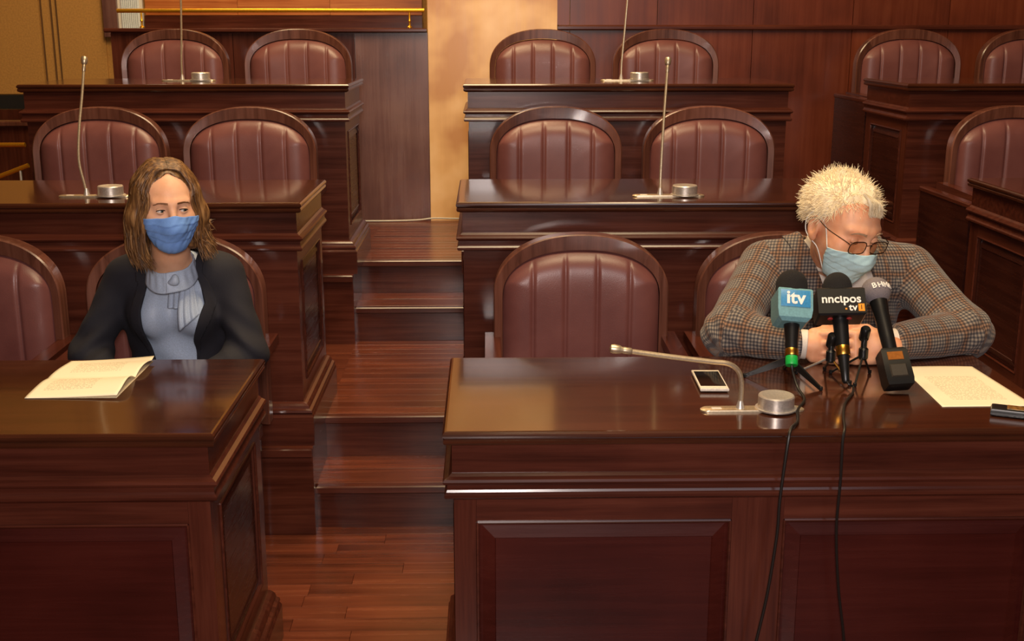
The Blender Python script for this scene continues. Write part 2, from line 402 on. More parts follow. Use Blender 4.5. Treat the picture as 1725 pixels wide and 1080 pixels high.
copy_thing(d0b, (XA1, FRONT[2], PLAT[2]), 'plain-fronted mahogany desk, rear row right of the aisle')
copy_thing(d0b, (XB0, FRONT[1], PLAT[1]), 'mahogany desk with dark panelled side, second row, right edge')
copy_thing(d0b, (XB0, FRONT[2], PLAT[2]), 'mahogany desk with dark panelled side, rear row, top right')
d1 = make_desk(WL, ds+'front row left of the aisle, booklet on it'); d1.location = (XA0-WL, FRONT[0], 0)
d1b = make_desk(WL, 'plain-fronted mahogany desk, second row left, behind the woman', False); d1b.location = (XA0-WL, FRONT[1], PLAT[1])
copy_thing(d1b, (XA0-WL+.012, FRONT[2], PLAT[2]), 'plain-fronted mahogany desk, rear row left, before the brown partition')

# end panels closing the seat rows
def make_end(label):
    m = MB(); m.box(-.014, .014, .008, .49, 0, .648); t = empty('row_end_panel', (0, 0, 0), label, 'panel')
    link('board', m.mesh('board', W_redy), t)
    m = MB(); m.stack(-.018, .018, .004, .495, [(-.003, .648), (0, .652), (0, .662), (-.004, .667)]); link('cap_rail', m.mesh('cap_rail', W_y), t)
    return t
es = 'low mahogany row end panel, '
e0 = make_end(es+'second row, right edge of the picture'); e0.location = (XB0+.035, FRONT[1]+DD, PLAT[1])
copy_thing(e0, (XB0+.035, FRONT[2]+DD, PLAT[2]), es+'rear row, far right block')

# ---------------------------------------------------------------- chairs
HW = .258; CT = .970
def arch(hw, ztop, zs, n, k=48):
    """outline from bottom right, over the top, to bottom left"""
    pts = []
    for i in range(k+1):
        q = PI*i/k; c, s = math.cos(q), math.sin(q)
        pts.append((hw*math.copysign(abs(c)**(2/n), c), zs+(ztop-zs)*abs(s)**(2/n)))
    return pts
def ycurve(x): return -.34*x*x
def make_chair(label):
    t = empty('chair', (0, 0, 0), label, 'chair')
    zs = .79; out = [(HW, .40), (HW, .6)]+arch(HW, CT, zs, 2.25)+[(-HW, .6), (-HW, .40)]
    inn = [(HW-.026, .40), (HW-.026, .6)]+arch(HW-.026, CT-.046, zs-.005, 2.35)+[(-HW+.026, .6), (-HW+.026, .40)]
    cuts = [0, 13, 39, len(out)-1]
    for a, b in zip(cuts[:-1], cuts[1:]):
        m = MB(); v = []; f = []
        for i in range(a, b+1):
            (xo, zo), (xi, zi) = out[i], inn[i]
            e = .0 if i not in (a, b) else 0
            v += [(xi, ycurve(xi)+.002, zi), (xo*.985, ycurve(xo), zo-.003*(zo > .8)), (xo, ycurve(xo)+.004, zo), (xo, ycurve(xo)+.055, zo), (xi, ycurve(xi)+.055, zi)]
        for i in range(b-a):
            for k in range(5): f.append((5*i+k, 5*i+(k+1) % 5, 5*i+5+(k+1) % 5, 5*i+5+k))
        f.append((4, 3, 2, 1, 0)); n = 5*(b-a); f.append((n, n+1, n+2, n+3, n+4))
        f = [q[::-1] for q in f]
        m.add(v, f); link('back_frame', m.mesh('back_frame', W_frame if (a, b) != (13, 39) else W_arch, True, 35), t)
    # leather back with five stitched channels
    hw = HW-.027; nx, nz = 110, 44; v = []; f = []
    seams = [-.615, -.205, .205, .615]
    def top(x):
        s = min(1, abs(x)/hw); return zs-.005+(CT-.048-zs+.005)*(max(0, 1-s**2.35))**(1/2.35)
    for i in range(nx+1):
        x = -hw*math.cos(PI*i/nx) if False else hw*(2*i/nx-1)
        zt = top(x*.9999)
        for k in range(nz+1):
            q = k/nz; z = .44+(zt-.44)*(1-(1-q)**1.35)
            de = min((hw-abs(x)), (zt-z)*1.0)
            edge = 1-math.exp(-max(0, de)/.028)
            ch = 0
            ds_ = min(abs(x/hw-s) for s in seams)*hw
            fade = min(1, max(0, (zt-z)/.05))
            ch = -.006*math.exp(-(ds_/.0035)**2)*fade
            pil = .0022*min(1, ds_/.012)*fade
            y = ycurve(x)+.012-(.045*edge+ch+pil)
            v.append((x, y, z))
    for i in range(nx):
        for k in range(nz):
            a = i*(nz+1)+k; f.append((a, a+nz+1, a+nz+2, a+1))
    m = MB(); m.add(v, f); bk = link('backrest', m.mesh('backrest', M_leather, True), t)
    # rear shell
    m = MB(); o2 = arch(hw, CT-.048, zs-.005, 2.35, 24); v = [(x, ycurve(x)+.05, z) for x, z in o2]+[(-hw, ycurve(hw)+.05, .42), (hw, ycurve(hw)+.05, .42)]
    m.add(v+[(a, b-.008, c) for a, b, c in v], [tuple(range(len(v)))[::-1], tuple(range(len(v), 2*len(v)))]); link('back_shell', m.mesh('back_shell', W_frame), t)
    m = MB(); m.stack(-.215, .215, -.40, -.03, [(-.03, .385), (-.008, .39), (0, .41), (0, .44), (-.012, .458), (-.04, .468), (-.09, .474), (-.15, .476)]); link('seat', m.mesh('seat', M_leather, True, 60), t)
    m = MB(); m.box(-.225, .225, -.40, .03, .345, .385, .004); link('seat_frame', m.mesh('seat_frame', W_frame), t)
    for s in (-1, 1):
        m = MB(); x = s*.262
        prof = [(-.43, .640), (-.437, .650), (-.430, .660), (-.15, .666), (.035, .668), (.035, .640)]
        v = [(x+d, a, b) for d in (-.022, .024) for a, b in prof]; n = len(prof)
        f = [(i, (i+1) % n, n+(i+1) % n, n+i) for i in range(n)]+[tuple(range(n))[::-1], tuple(range(n, 2*n))]
        m.add(v, f); link('armrest', m.mesh('armrest', W_y if 'a' else 0), t)
        m = MB(); m.box(x-.015, x+.015, -.36, -.32, .345, .640); link('arm_post', m.mesh('arm_post', W_z), t)
        m = MB(); m.box(min(s*.20, x+s*.015), max(s*.20, x+s*.015), -.36, -.32, .345, .385); link('bracket', m.mesh('bracket', W_z), t)
        for y in (-.38, .02):
            m = MB(); m.stack(s*.2-.018, s*.2+.018, y-.018, y+.018, [(-.004, 0), (0, .35)]); link('leg', m.mesh('leg', W_z), t)
    return t
CY = 3.39
c0 = make_chair('empty burgundy leather chair with arched wooden frame, front row right'); c0.location = (.275, CY, 0)
cs = 'burgundy leather chair with arched wooden frame, '
for x, i, l in ((.875, 0, 'front row right, the man sits in it'), (-.915, 0, 'front row left, the woman sits in it'), (-1.505, 0, 'empty, front row at the left edge'),
                (.268, 1, 'empty, second row right, first from the aisle'), (.868, 1, 'empty, second row right, by the tall microphone'),
                (-1.50, 1, 'empty, second row left, upper left of the woman'), (-.922, 1, 'empty, second row left, nearest the aisle'),
                (2.08, 1, 'empty, second row at the right edge'),
                (.272, 2, 'empty, rear row right, before the birch panel'), (.872, 2, 'empty, rear row right, second from the aisle'),
                (-1.506, 2, 'empty, rear row left, farthest from the aisle'), (-.914, 2, 'empty, rear row left, nearest the aisle'),
                (2.062, 2, 'empty, rear row far right, behind the desk corner'), (2.668, 2, 'empty, rear row in the top right corner')):
    copy_thing(c0, (x, CY+i*G, PLAT[i]), cs+l)

# ================================================================ implicit surfaces (numpy surface nets)
def smin(a, b, k): h = np.clip(.5+.5*(b-a)/k, 0, 1); return b*(1-h)+a*h-k*h*(1-h)
def smax(a, b, k): return -smin(-a, -b, k)
def ell(P, c, r, R=None):
    p = P-np.asarray(c, np.float32)
    if R is not None: p = p @ R            # R columns = local axes
    r = np.asarray(r, np.float32); k0 = np.linalg.norm(p/r, axis=1); k1 = np.linalg.norm(p/(r*r), axis=1)
    return k0*(k0-1)/np.maximum(k1, 1e-6)
def cap(P, a, b, ra, rb=None):
    rb = ra if rb is None else rb
    a = np.asarray(a, np.float32); b = np.asarray(b, np.float32); d = b-a
    t = np.clip(((P-a) @ d)/max(1e-9, float(d @ d)), 0, 1)
    return np.linalg.norm(P-a-t[:, None]*d, axis=1)-(ra+(rb-ra)*t)
def rbox(P, c, r, rad, R=None):
    p = P-np.asarray(c, np.float32)
    if R is not None: p = p @ R
    q = np.abs(p)-np.asarray(r, np.float32); return np.linalg.norm(np.maximum(q, 0), axis=1)+np.minimum(q.max(1), 0)-rad
def chain(P, pts, rs, k=.02):
    d = None
    for i in range(len(pts)-1):
        e = cap(P, pts[i], pts[i+1], rs[i], rs[i+1]); d = e if d is None else smin(d, e, k)
    return d
def surfnet(f, lo, hi, h):
    lo = np.asarray(lo, float); n = (np.ceil((np.asarray(hi)-lo)/h/4).astype(int))*4
    nb = n//4; ax = [lo[i]+h*(4*np.arange(nb[i])+1.5) for i in range(3)]
    C = np.stack(np.meshgrid(*ax, indexing='ij'), -1).reshape(-1, 3).astype(np.float32)
    cv = f(C); V = np.repeat(np.repeat(np.repeat(cv.reshape(nb), 4, 0), 4, 1), 4, 2).astype(np.float32)
    act = np.nonzero(np.abs(cv) < h*9)[0]
    bi = np.stack(np.unravel_index(act, nb), -1)*4
    off = np.stack(np.meshgrid(*[np.arange(4)]*3, indexing='ij'), -1).reshape(-1, 3)
    idx = (bi[:, None, :]+off[None]).reshape(-1, 3)
    for s in range(0, len(idx), 400000):
        q = idx[s:s+400000]; V[q[:, 0], q[:, 1], q[:, 2]] = f((lo+h*q).astype(np.float32))
    S = V < 0; c = S[:-1, :-1, :-1].astype(np.int8)
    cnt = np.zeros(c.shape, np.int8)
    for dx in (0, 1):
        for dy in (0, 1):
            for dz in (0, 1): cnt += S[dx:dx+c.shape[0], dy:dy+c.shape[1], dz:dz+c.shape[2]]
    A = np.argwhere((cnt > 0) & (cnt < 8)); vid = -np.ones(c.shape, np.int32); vid[A[:, 0], A[:, 1], A[:, 2]] = np.arange(len(A))
    acc = np.zeros((len(A), 3)); num = np.zeros(len(A))
    cor = [(x, y, z) for x in (0, 1) for y in (0, 1) for z in (0, 1)]
    for i, a in enumerate(cor):
        for b in cor[i+1:]:
            if sum(abs(p-q) for p, q in zip(a, b)) != 1: continue
            va = V[tuple((A+a).T)]; vb = V[tuple((A+b).T)]; x = (va < 0) != (vb < 0)
            t = np.where(x, va/(np.where(x, va-vb, 1)), 0)
            acc += np.where(x[:, None], np.array(a)+t[:, None]*(np.array(b)-np.array(a)), 0); num += x
    verts = lo+h*(A+acc/num[:, None])
    F = []
    for d in range(3):
        u, v = (d+1) % 3, (d+2) % 3
        sl0 = [slice(1, -1)]*3; sl0[d] = slice(0, -1); sl1 = list(sl0); sl1[d] = slice(1, None)
        s0 = S[tuple(sl0)]; s1 = S[tuple(sl1)]; E = np.argwhere(s0 != s1)
        if not len(E): continue
        flip = s0[tuple(E.T)]
        base = E.copy(); base[:, u] += 1; base[:, v] += 1
        def at(du, dv):
            q = base.copy(); q[:, u] -= du; q[:, v] -= dv; return vid[tuple(q.T)]
        q = np.stack([at(1, 1), at(0, 1), at(0, 0), at(1, 0)], 1)
        q[~flip] = q[~flip][:, ::-1]; F.append(q)
    F = np.concatenate(F); F = F[(F >= 0).all(1)]
    return verts, F
def clip_mesh(V, F, g):
    """keep the part of a quad/tri mesh where g(verts) > 0, cutting faces exactly at g = 0"""
    G = g(V); V = [tuple(v) for v in V]; out = []; cutd = {}
    keep = G > 0; todo = []
    for q in F:
        k_ = [keep[i] for i in q]
        if all(k_): out.append(tuple(int(i) for i in q))
        elif any(k_): todo.append(q)
    for q in todo:
        poly = []
        for i in range(len(q)):
            a, b = int(q[i]), int(q[(i+1) % len(q)])
            if keep[a]: poly.append(a)
            if keep[a] != keep[b]:
                key = (min(a, b), max(a, b))
                if key not in cutd:
                    t = G[a]/(G[a]-G[b]); cutd[key] = len(V)
                    V.append(tuple(np.array(V[a])*(1-t)+np.array(V[b])*t))
                poly.append(cutd[key])
        if len(poly) > 2: out.append(tuple(poly))
    used = sorted({i for f in out for i in f}); mp = {u: i for i, u in enumerate(used)}
    return np.array([V[u] for u in used]), [tuple(mp[i] for i in f) for f in out]
def biggest(V, F):
    par = list(range(len(V)))
    def fd(a):
        while par[a] != a: par[a] = par[par[a]]; a = par[a]
        return a
    for f in F:
        a = fd(f[0])
        for b in f[1:]: par[fd(b)] = a
    rt = [fd(f[0]) for f in F]; c = {}
    for q in rt: c[q] = c.get(q, 0)+1
    k = max(c, key=c.get); F = [f for f, q in zip(F, rt) if q == k]
    used = sorted({i for f in F for i in f}); mp = {u: i for i, u in enumerate(used)}
    return np.array([V[u] for u in used]), [tuple(mp[i] for i in f) for f in F]
def vnormals(V, F):
    Nn = np.zeros_like(V); V = np.asarray(V)
    for f in F:
        p = V[list(f)]; n = np.cross(p[1]-p[0], p[2]-p[0]); Nn[list(f)] += n
    return Nn/np.maximum(np.linalg.norm(Nn, axis=1), 1e-9)[:, None]
def add_part(name, V, F, mat, par, base, smooth=True, solid=0, sub=None):
    me = mesh_from(name, np.asarray(V)-base, F, mat, smooth); o = link(name, me, par)
    if solid:
        md = o.modifiers.new('thickness', 'SOLIDIFY'); md.thickness = solid; md.offset = -1
    return o
def Rm(pitch, yaw, roll=0):
    return np.array((Matrix.Rotation(yaw, 3, 'Z') @ Matrix.Rotation(pitch, 3, 'X') @ Matrix.Rotation(roll, 3, 'Y')), np.float32)

# ---------------------------------------------------------------- people: materials
def skin_mat(name, a, b_, c):
    m, nt, b = new_mat(name); b.inputs['Roughness'].default_value = .5
    b.inputs['Subsurface Weight'].default_value = .12; b.inputs['Subsurface Radius'].default_value = (.01, .004, .002); b.inputs['Subsurface Scale'].default_value = .6
    tc = N(nt, 'ShaderNodeTexCoord'); no = N(nt, 'ShaderNodeTexNoise', i_Scale=28., i_Detail=4.)
    nt.links.new(tc.outputs['Object'], no.inputs['Vector']); r = ramp(nt, [(.3, a), (.5, b_), (.72, c)])
    nt.links.new(no.outputs[0], r.inputs[0]); nt.links.new(r.outputs[0], b.inputs['Base Color'])
    n2 = N(nt, 'ShaderNodeTexNoise', i_Scale=260.); nt.links.new(tc.outputs['Object'], n2.inputs['Vector'])
    bp = N(nt, 'ShaderNodeBump', i_Strength=.15, i_Distance=.001); nt.links.new(n2.outputs[0], bp.inputs['Height']); nt.links.new(bp.outputs[0], b.inputs['Normal'])
    return m
M_skinw = skin_mat('fair_skin', (224, 166, 128), (232, 176, 140), (238, 186, 150))
M_skinm = skin_mat('ruddy_skin', (226, 154, 114), (236, 172, 132), (240, 184, 148))
def hair_mat(name, lo, mid, hi, rough=.4, sc=60):
    m, nt, b = new_mat(name); b.inputs['Roughness'].default_value = rough
    tc = N(nt, 'ShaderNodeTexCoord'); mp = N(nt, 'ShaderNodeMapping'); mp.inputs['Scale'].default_value = (sc, sc, sc*.12)
    no = N(nt, 'ShaderNodeTexNoise', i_Scale=1., i_Detail=3.); nt.links.new(tc.outputs['Object'], mp.inputs['Vector']); nt.links.new(mp.outputs[0], no.inputs['Vector'])
    r = ramp(nt, [(.32, lo), (.5, mid), (.68, hi)]); nt.links.new(no.outputs[0], r.inputs[0]); nt.links.new(r.outputs[0], b.inputs['Base Color'])
    return m
M_hairw = hair_mat('chestnut_hair', (70, 46, 26), (110, 76, 44), (156, 116, 72), .42, 110)
M_hairm = hair_mat('white_hair', (236, 214, 172), (246, 228, 190), (252, 240, 212), .6, 60)
M_brow = plain('brown_brow', (126, 84, 52), .7); M_gbrow = plain('grey_brow', (186, 150, 118), .7)
M_lash = plain('dark_lash', (44, 28, 22), .7)
def eye_mat(name, iris):
    m, nt, b = new_mat(name); b.inputs['Roughness'].default_value = .08
    tc = N(nt, 'ShaderNodeTexCoord'); g = N(nt, 'ShaderNodeVectorMath', operation='DISTANCE'); g.inputs[1].default_value = (0, -.0125, 0)
    nt.links.new(tc.outputs['Object'], g.inputs[0])
    r = ramp(nt, [(0, (8, 8, 8)), (.20, (12, 10, 8)), (.24, iris), (.50, iris), (.56, (226, 214, 204))])
    mr = N(nt, 'ShaderNodeMath', operation='MULTIPLY'); mr.inputs[1].default_value = 90.
    nt.links.new(g.outputs['Value'], mr.inputs[0]); nt.links.new(mr.outputs[0], r.inputs[0]); nt.links.new(r.outputs[0], b.inputs['Base Color'])
    return m
M_eye = eye_mat('eye_grey_blue', (88, 92, 84)); M_eye2 = eye_mat('eye_brown', (90, 66, 46))
def cloth(name, c, rough=.8, bump=.3, sc=900, sheen=.0):
    m = plain(name, c, rough, bump=bump, bscale=sc, var=.08); m.node_tree.nodes['Principled BSDF'].inputs['Sheen Weight'].default_value = sheen
    return m
M_blazer = cloth('navy_black_blazer', (27, 26, 35), .85)
M_blouse = cloth('grey_blue_blouse', (168, 183, 205), .5, .03, 500)
M_trouser = cloth('dark_trousers', (30, 30, 36))
M_shirt = cloth('white_shirt', (226, 214, 200), .6, .1)
M_maskb = cloth('blue_surgical_mask', (112, 156, 226), .75, .2, 1200)
M_maskc = cloth('pale_cyan_surgical_mask', (186, 222, 228), .75, .2, 1200)
M_maskw = cloth('white_mask_edge', (226, 226, 220), .7, .1)
M_frameg = plain('glasses_metal', (70, 50, 40), .3, .8)
M_sweater = cloth('black_undershirt', (20, 20, 24))
def lens_mat():
    m, nt, b = new_mat('glasses_lens'); out = nt.nodes['Material Output']
    t = N(nt, 'ShaderNodeBsdfTransparent'); t.inputs[0].default_value = (.95, .90, .84, 1); g = N(nt, 'ShaderNodeBsdfGlossy'); g.inputs['Roughness'].default_value = .03
    mx = N(nt, 'ShaderNodeMixShader'); mx.inputs[0].default_value = .05; nt.links.new(t.outputs[0], mx.inputs[1]); nt.links.new(g.outputs[0], mx.inputs[2]); nt.links.new(mx.outputs[0], out.inputs['Surface'])
    return m
M_lens = lens_mat()
def tweed_mat():
    m, nt, b = new_mat('checked_tweed'); b.inputs['Roughness'].default_value = .9; b.inputs['Sheen Weight'].default_value = .15
    uv = N(nt, 'ShaderNodeUVMap'); uv.uv_map = 'cloth'
    no0 = N(nt, 'ShaderNodeTexNoise', i_Scale=60., i_Detail=2.); nt.links.new(uv.outputs[0], no0.inputs['Vector'])
    mixv = N(nt, 'ShaderNodeMix', data_type='VECTOR'); mixv.inputs[0].default_value = .003
    nt.links.new(uv.outputs[0], mixv.inputs[4]); nt.links.new(no0.outputs['Color'], mixv.inputs[5])
    sep = N(nt, 'ShaderNodeSeparateXYZ'); nt.links.new(mixv.outputs[1], sep.inputs[0])
    def stripe(sock, period, duty):
        a = N(nt, 'ShaderNodeMath', operation='MULTIPLY'); a.inputs[1].default_value = 1/period; nt.links.new(sock, a.inputs[0])
        f = N(nt, 'ShaderNodeMath', operation='FRACT'); nt.links.new(a.outputs[0], f.inputs[0])
        p = N(nt, 'ShaderNodeMath', operation='PINGPONG'); p.inputs[1].default_value = .5; nt.links.new(f.outputs[0], p.inputs[0])
        r = N(nt, 'ShaderNodeMapRange'); r.inputs['From Min'].default_value = duty/2-.08; r.inputs['From Max'].default_value = duty/2+.08; nt.links.new(p.outputs[0], r.inputs['Value'])
        return r.outputs[0]
    a = stripe(sep.outputs[0], .0088, .5); c = stripe(sep.outputs[1], .0088, .5)
    ad = N(nt, 'ShaderNodeMath', operation='ADD'); nt.links.new(a, ad.inputs[0]); nt.links.new(c, ad.inputs[1])
    hf = N(nt, 'ShaderNodeMath', operation='MULTIPLY'); hf.inputs[1].default_value = .5; nt.links.new(ad.outputs[0], hf.inputs[0])
    r = ramp(nt, [(0, (62, 60, 68)), (.5, (112, 104, 98)), (1, (172, 158, 142))]); nt.links.new(hf.outputs[0], r.inputs[0])
    a2 = stripe(sep.outputs[0], .058, .25); c2 = stripe(sep.outputs[1], .058, .25)
    mn = N(nt, 'ShaderNodeMath', operation='MINIMUM'); nt.links.new(a2, mn.inputs[0]); nt.links.new(c2, mn.inputs[1])
    r2 = ramp(nt, [(0, (214, 176, 152)), (1, (214, 214, 216))]); nt.links.new(mn.outputs[0], r2.inputs[0])
    mx = N(nt, 'ShaderNodeMix', data_type='RGBA', blend_type='MULTIPLY'); mx.inputs[0].default_value = 1
    nt.links.new(r.outputs[0], mx.inputs[6]); nt.links.new(r2.outputs[0], mx.inputs[7]); nt.links.new(mx.outputs[2], b.inputs['Base Color'])
    no = N(nt, 'ShaderNodeTexNoise', i_Scale=900.); nt.links.new(uv.outputs[0], no.inputs['Vector'])
    bp = N(nt, 'ShaderNodeBump', i_Strength=.4, i_Distance=.001); nt.links.new(no.outputs[0], bp.inputs['Height']); nt.links.new(bp.outputs[0], b.inputs['Normal'])
    return m
M_tweed = tweed_mat()

# ---------------------------------------------------------------- head
def head_sdf(p, fem):
    """p in head space: face to -Y, up +Z, metres"""
    d = ell(p, (0, .018, .028), (.0745, .094, .082))
    d = smin(d, ell(p, (0, -.028, .005), (.064, .066, .085)), .03)
    jw = .053 if fem else .060
    d = smin(d, ell(p, (0, -.030, -.055), (jw, .055, .058)), .03)
    d = smin(d, ell(p, (0, -.066, -.098), (.022, .018, .016)), .028)
    for s in (-1, 1):
        d = smin(d, ell(p, (s*.044, -.058, -.030), (.022, .024, .022)), .03)
        d = smin(d, cap(p, (s*.012, -.090, .020), (s*.044, -.076, .021), .007 if fem else .010, .006), .016)
        d = smax(d, -ell(p, (s*.031, -.104, -.001), (.017, .016, .0115)), .012)
        d = smin(d, ell(p, (s*.031, -.0775, -.002), (.0155, .0135, .0125)), .006)
        # ears
        e = ell(p, (s*.076, .010, -.012), (.007, .019, .032), np.array(Matrix.Rotation(-.2, 3, 'X'), np.float32))
        e = smax(e, -ell(p, (s*.083, .007, -.010), (.006, .010, .019)), .004)
        e = smin(e, ell(p, (s*.074, .002, -.038), (.006, .009, .010)), .006)
        d = smin(d, e, .008)
    d = smin(d, cap(p, (0, -.090, .012), (0, -.108, -.030), .0075, .0105), .012)
    for s in (-1, 1): d = smin(d, ell(p, (s*.011, -.098, -.034), (.0085, .010, .0075)), .008)
    d = smin(d, ell(p, (0, -.084, -.062), (.024, .012, .007)), .010)
    d = smin(d, ell(p, (0, -.082, -.073), (.019, .012, .0065)), .008)
    return d
def raycast(sdf, o, D, tmax=.2):
    t = np.full(len(D), tmax, np.float32); o = np.asarray(o, np.float32)
    for _ in range(60):
        d = sdf(o+D*t[:, None]); t = t-np.clip(d, -.01, .01)*.8
    return o+D*t[:, None]
def lid_mesh(r, e0, e1, n=18, m=8, a=1.15):
    V = []; F = []
    for i in range(n+1):
        az = a*(2*i/n-1)
        sh = math.cos(az/a*PI/2)**.6
        for k in range(m+1):
            el = e0*sh-.12*(1-sh)+(e1-(e0*sh-.12*(1-sh)))*k/m
            V.append((r*math.sin(az)*math.cos(el), -r*math.cos(az)*math.cos(el), r*math.sin(el)))
    F = [(i*(m+1)+k, (i+1)*(m+1)+k, (i+1)*(m+1)+k+1, i*(m+1)+k+1) for i in range(n) for k in range(m)]
    return np.array(V), F
def face_bits(par, base, Hc, R, S, fem, skin, eyem, lid_up, lid_lo, gaze, browm):
    def W(p): return (np.asarray(p, float)*S) @ np.array(R, float).T+Hc
    for s in (-1, 1):
        c = np.array((s*.031, -.0800, -.002))
        m = MB(); m.lathe([(.0125*math.sin(q), -.0125*math.cos(q)) for q in np.linspace(.02, PI-.02, 18)], 24)
        v = np.array([tuple(x) for x in m.v])*S
        me = mesh_from('eye', v, m.f, eyem, True); o = link('eye', me, par)
        o.location = Vector(W(c)-base); o.rotation_euler = Matrix(np.array(R, float).tolist()).to_4x4().to_euler()
        o.rotation_euler = (Matrix(np.array(R, float).tolist()).to_4x4() @ Matrix.Rotation(gaze[0], 4, 'Z') @ Matrix.Rotation(gaze[1], 4, 'X')).to_euler()
        for e0, e1, nm in ((lid_up, 1.35, 'upper_eyelid'), (lid_lo, -1.1, 'lower_eyelid')):
            v, f = lid_mesh(.0139, e0, e1)
            if e1 < 0: f = [q[::-1] for q in f]
            add_part(nm, W(v+c), f, skin, par, base, solid=.0012)
        if fem or True:
            pts = []
            for i in range(11):
                az = 1.1*(2*i/10-1); sh = math.cos(az/1.15*PI/2)**.6; el = lid_up*sh-.12*(1-sh)-.02
                pts.append(W(c+np.array((.0145*math.sin(az)*math.cos(el), -.0145*math.cos(az)*math.cos(el), .0145*math.sin(el)))))
            m = MB(); m.tube([Vector(q-base) for q in pts], [.0003]+[.0013 if fem else .0005]*9+[.0003], 5)
            link('eyelashes', m.mesh('eyelashes', M_lash), par)
        # brow: many short hairs lying on the brow ridge
        m = MB(); sd = lambda q: head_sdf(q, fem)
        nh = 130
        u = rng.random(nh); D = np.stack([s*(.012+.038*u), np.full(nh, -.1), .0185+.007*np.sin(u*2.2)-.004*u+(rng.random(nh)-.5)*.006*(1-.6*u)], 1).astype(np.float32)
        D0 = D/np.linalg.norm(D, axis=1)[:, None]; Q = raycast(sd, (0, 0, 0), D0, .13)
        for q, uu in zip(Q, u):
            l = .009; d = np.array((s*.9, -.12, .25*(1-1.6*uu))); d /= np.linalg.norm(d); q = q+np.array((0, -.0006, 0))
            m.tube([Vector(W(q)-base), Vector(W(q+d*l*.5+np.array((0, -.0008, 0)))-base), Vector(W(q+d*l+np.array((-s*.0, .0008, 0)))-base)], [.0006, .0005, .0002], 3, False)
        link('eyebrow', m.mesh('eyebrow', browm), par)
def make_mask(par, base, Hc, R, S, fem, mat, edge, ears=True, top=-.020, bot=-.112):
    def W(p): return (np.asarray(p, float)*S) @ np.array(R, float).T+Hc
    def sd(p):
        d = ell(p, (0, -.030, -.055), (.062, .060, .060)); d = smin(d, ell(p, (0, -.028, .005), (.066, .067, .085)), .03)
        d = smin(d, cap(p, (0, -.086, .0), (0, -.104, -.045), .016, .020), .05); d = smin(d, ell(p, (0, -.068, -.100), (.026, .020, .018)), .04)
        return smin(d, head_sdf(p, fem), .012)-.005
    nu, nv = 60, 40; U, Vv = np.meshgrid(np.linspace(-1, 1, nu+1), np.linspace(0, 1, nv+1), indexing='ij'); u = U.ravel(); v = Vv.ravel()
    az = u*(1.18-.10*np.abs(v-.5))
    ztop = top-.010*np.abs(u)**1.5+.006*np.exp(-(u/.16)**2); zb = bot+.030*np.abs(u)**1.6
    z = ztop*(1-v)+zb*v
    o = np.stack([np.zeros_like(u), np.full_like(u, -.022), z], 1).astype(np.float32)
    D = np.stack([np.sin(az), -np.cos(az), np.where(v > .82, -(v-.82)*2.4, 0)], 1).astype(np.float32); D /= np.linalg.norm(D, axis=1)[:, None]
    t = np.full(len(D), .12, np.float32)
    for _ in range(60): t = np.maximum(t-np.clip(sd(o+D*t[:, None]), -.01, .01)*.8, .02)
    ple = .0022*((v*4.2+.08*np.sin(u*9)) % 1.0)*np.clip((1.02-np.abs(u))*6, 0, 1)*np.clip((v-.12)*8, 0, 1)*np.clip((.95-v)*8, 0, 1)
    wr = .0012*np.sin(u*23+v*14)*np.sin(v*9+u*5)
    Q = o+D*(t+ple+wr+.001)[:, None]
    F = [(i*(nv+1)+k, (i+1)*(nv+1)+k, (i+1)*(nv+1)+k+1, i*(nv+1)+k+1) for i in range(nu) for k in range(nv)]
    F = [q[::-1] for q in F]
    fm = add_part('face_mask', W(Q), F, mat, par, base, solid=-.0012)
    Q = Q.reshape(nu+1, nv+1, 3)
    def tubes(pts, r, nm, m_, n=6):
        m = MB(); m.tube([Vector(W(p)-base) for p in pts], r, n); link(nm, m.mesh(nm, m_, True), fm)
    top_ = Q[:, 0]; 
    V = []; 
    for i in range(nu+1):
        for a, b in ((0, .0006), (3, .0010)): V.append(Q[i, a]+(Q[i, a]-np.array((0, -.02, -.05)))/np.linalg.norm(Q[i, a]-np.array((0, -.02, -.05)))*b)
    F2 = [(2*i, 2*i+1, 2*i+3, 2*i+2) for i in range(nu)]
    e = mesh_from('mask_binding', W(np.array(V))-base, F2, edge, True); eo = link('mask_binding', e, fm); md = eo.modifiers.new('t', 'SOLIDIFY'); md.thickness = .001
    for s in (-1, 1):
        q1 = Q[nu if s > 0 else 0, 2]; q2 = Q[nu if s > 0 else 0, nv-2]
        ear = [(s*.080, .020, .022), (s*.082, .034, -.004), (s*.078, .026, -.034)]
        tubes(catmull([q1, (s*.071, -.022, .004), (s*.0775, 0, .018)]+ear+[(s*.0745, .002, -.046), (s*.067, -.02, -.058), q2], 5), .0015, 'ear_loop', edge)
    return fm

# ================================================================ the woman
wbase = np.array((-.86, 3.17, 0.)); Wo = empty('person', tuple(wbase), 'person in dark blazer, grey-blue blouse and blue face mask, seated on the left', 'person')
Hw = np.array((-.824, 3.02, 1.118)); Rw = Rm(.06, .42, .0); Sw = .90
shL = np.array((-.995, 3.16, .898)); shR = np.array((-.712, 3.16, .905)); NK = np.array((-.852, 3.12, .955))
elL = np.array((-1.078, 3.09, .70)); elR = np.array((-.652, 3.09, .70)); wrL = np.array((-.95, 2.93, .63)); wrR = np.array((-.78, 2.93, .63))
def w_torso(P, o=0.):
    d = ell(P, (-.854, 3.19, .80), (.150+o, .098+o, .165+o)); d = smin(d, ell(P, (-.855, 3.22, .58), (.155+o, .11+o, .16+o)), .06)
    d = smin(d, cap(P, shL+(.03, 0, -.0), shR-(.03, 0, 0), .052+o), .05)
    for x in (-.905, -.800): d = smin(d, ell(P, (x, 3.105, .805), (.056+o, .052+o, .058+o)), .035)
    return d
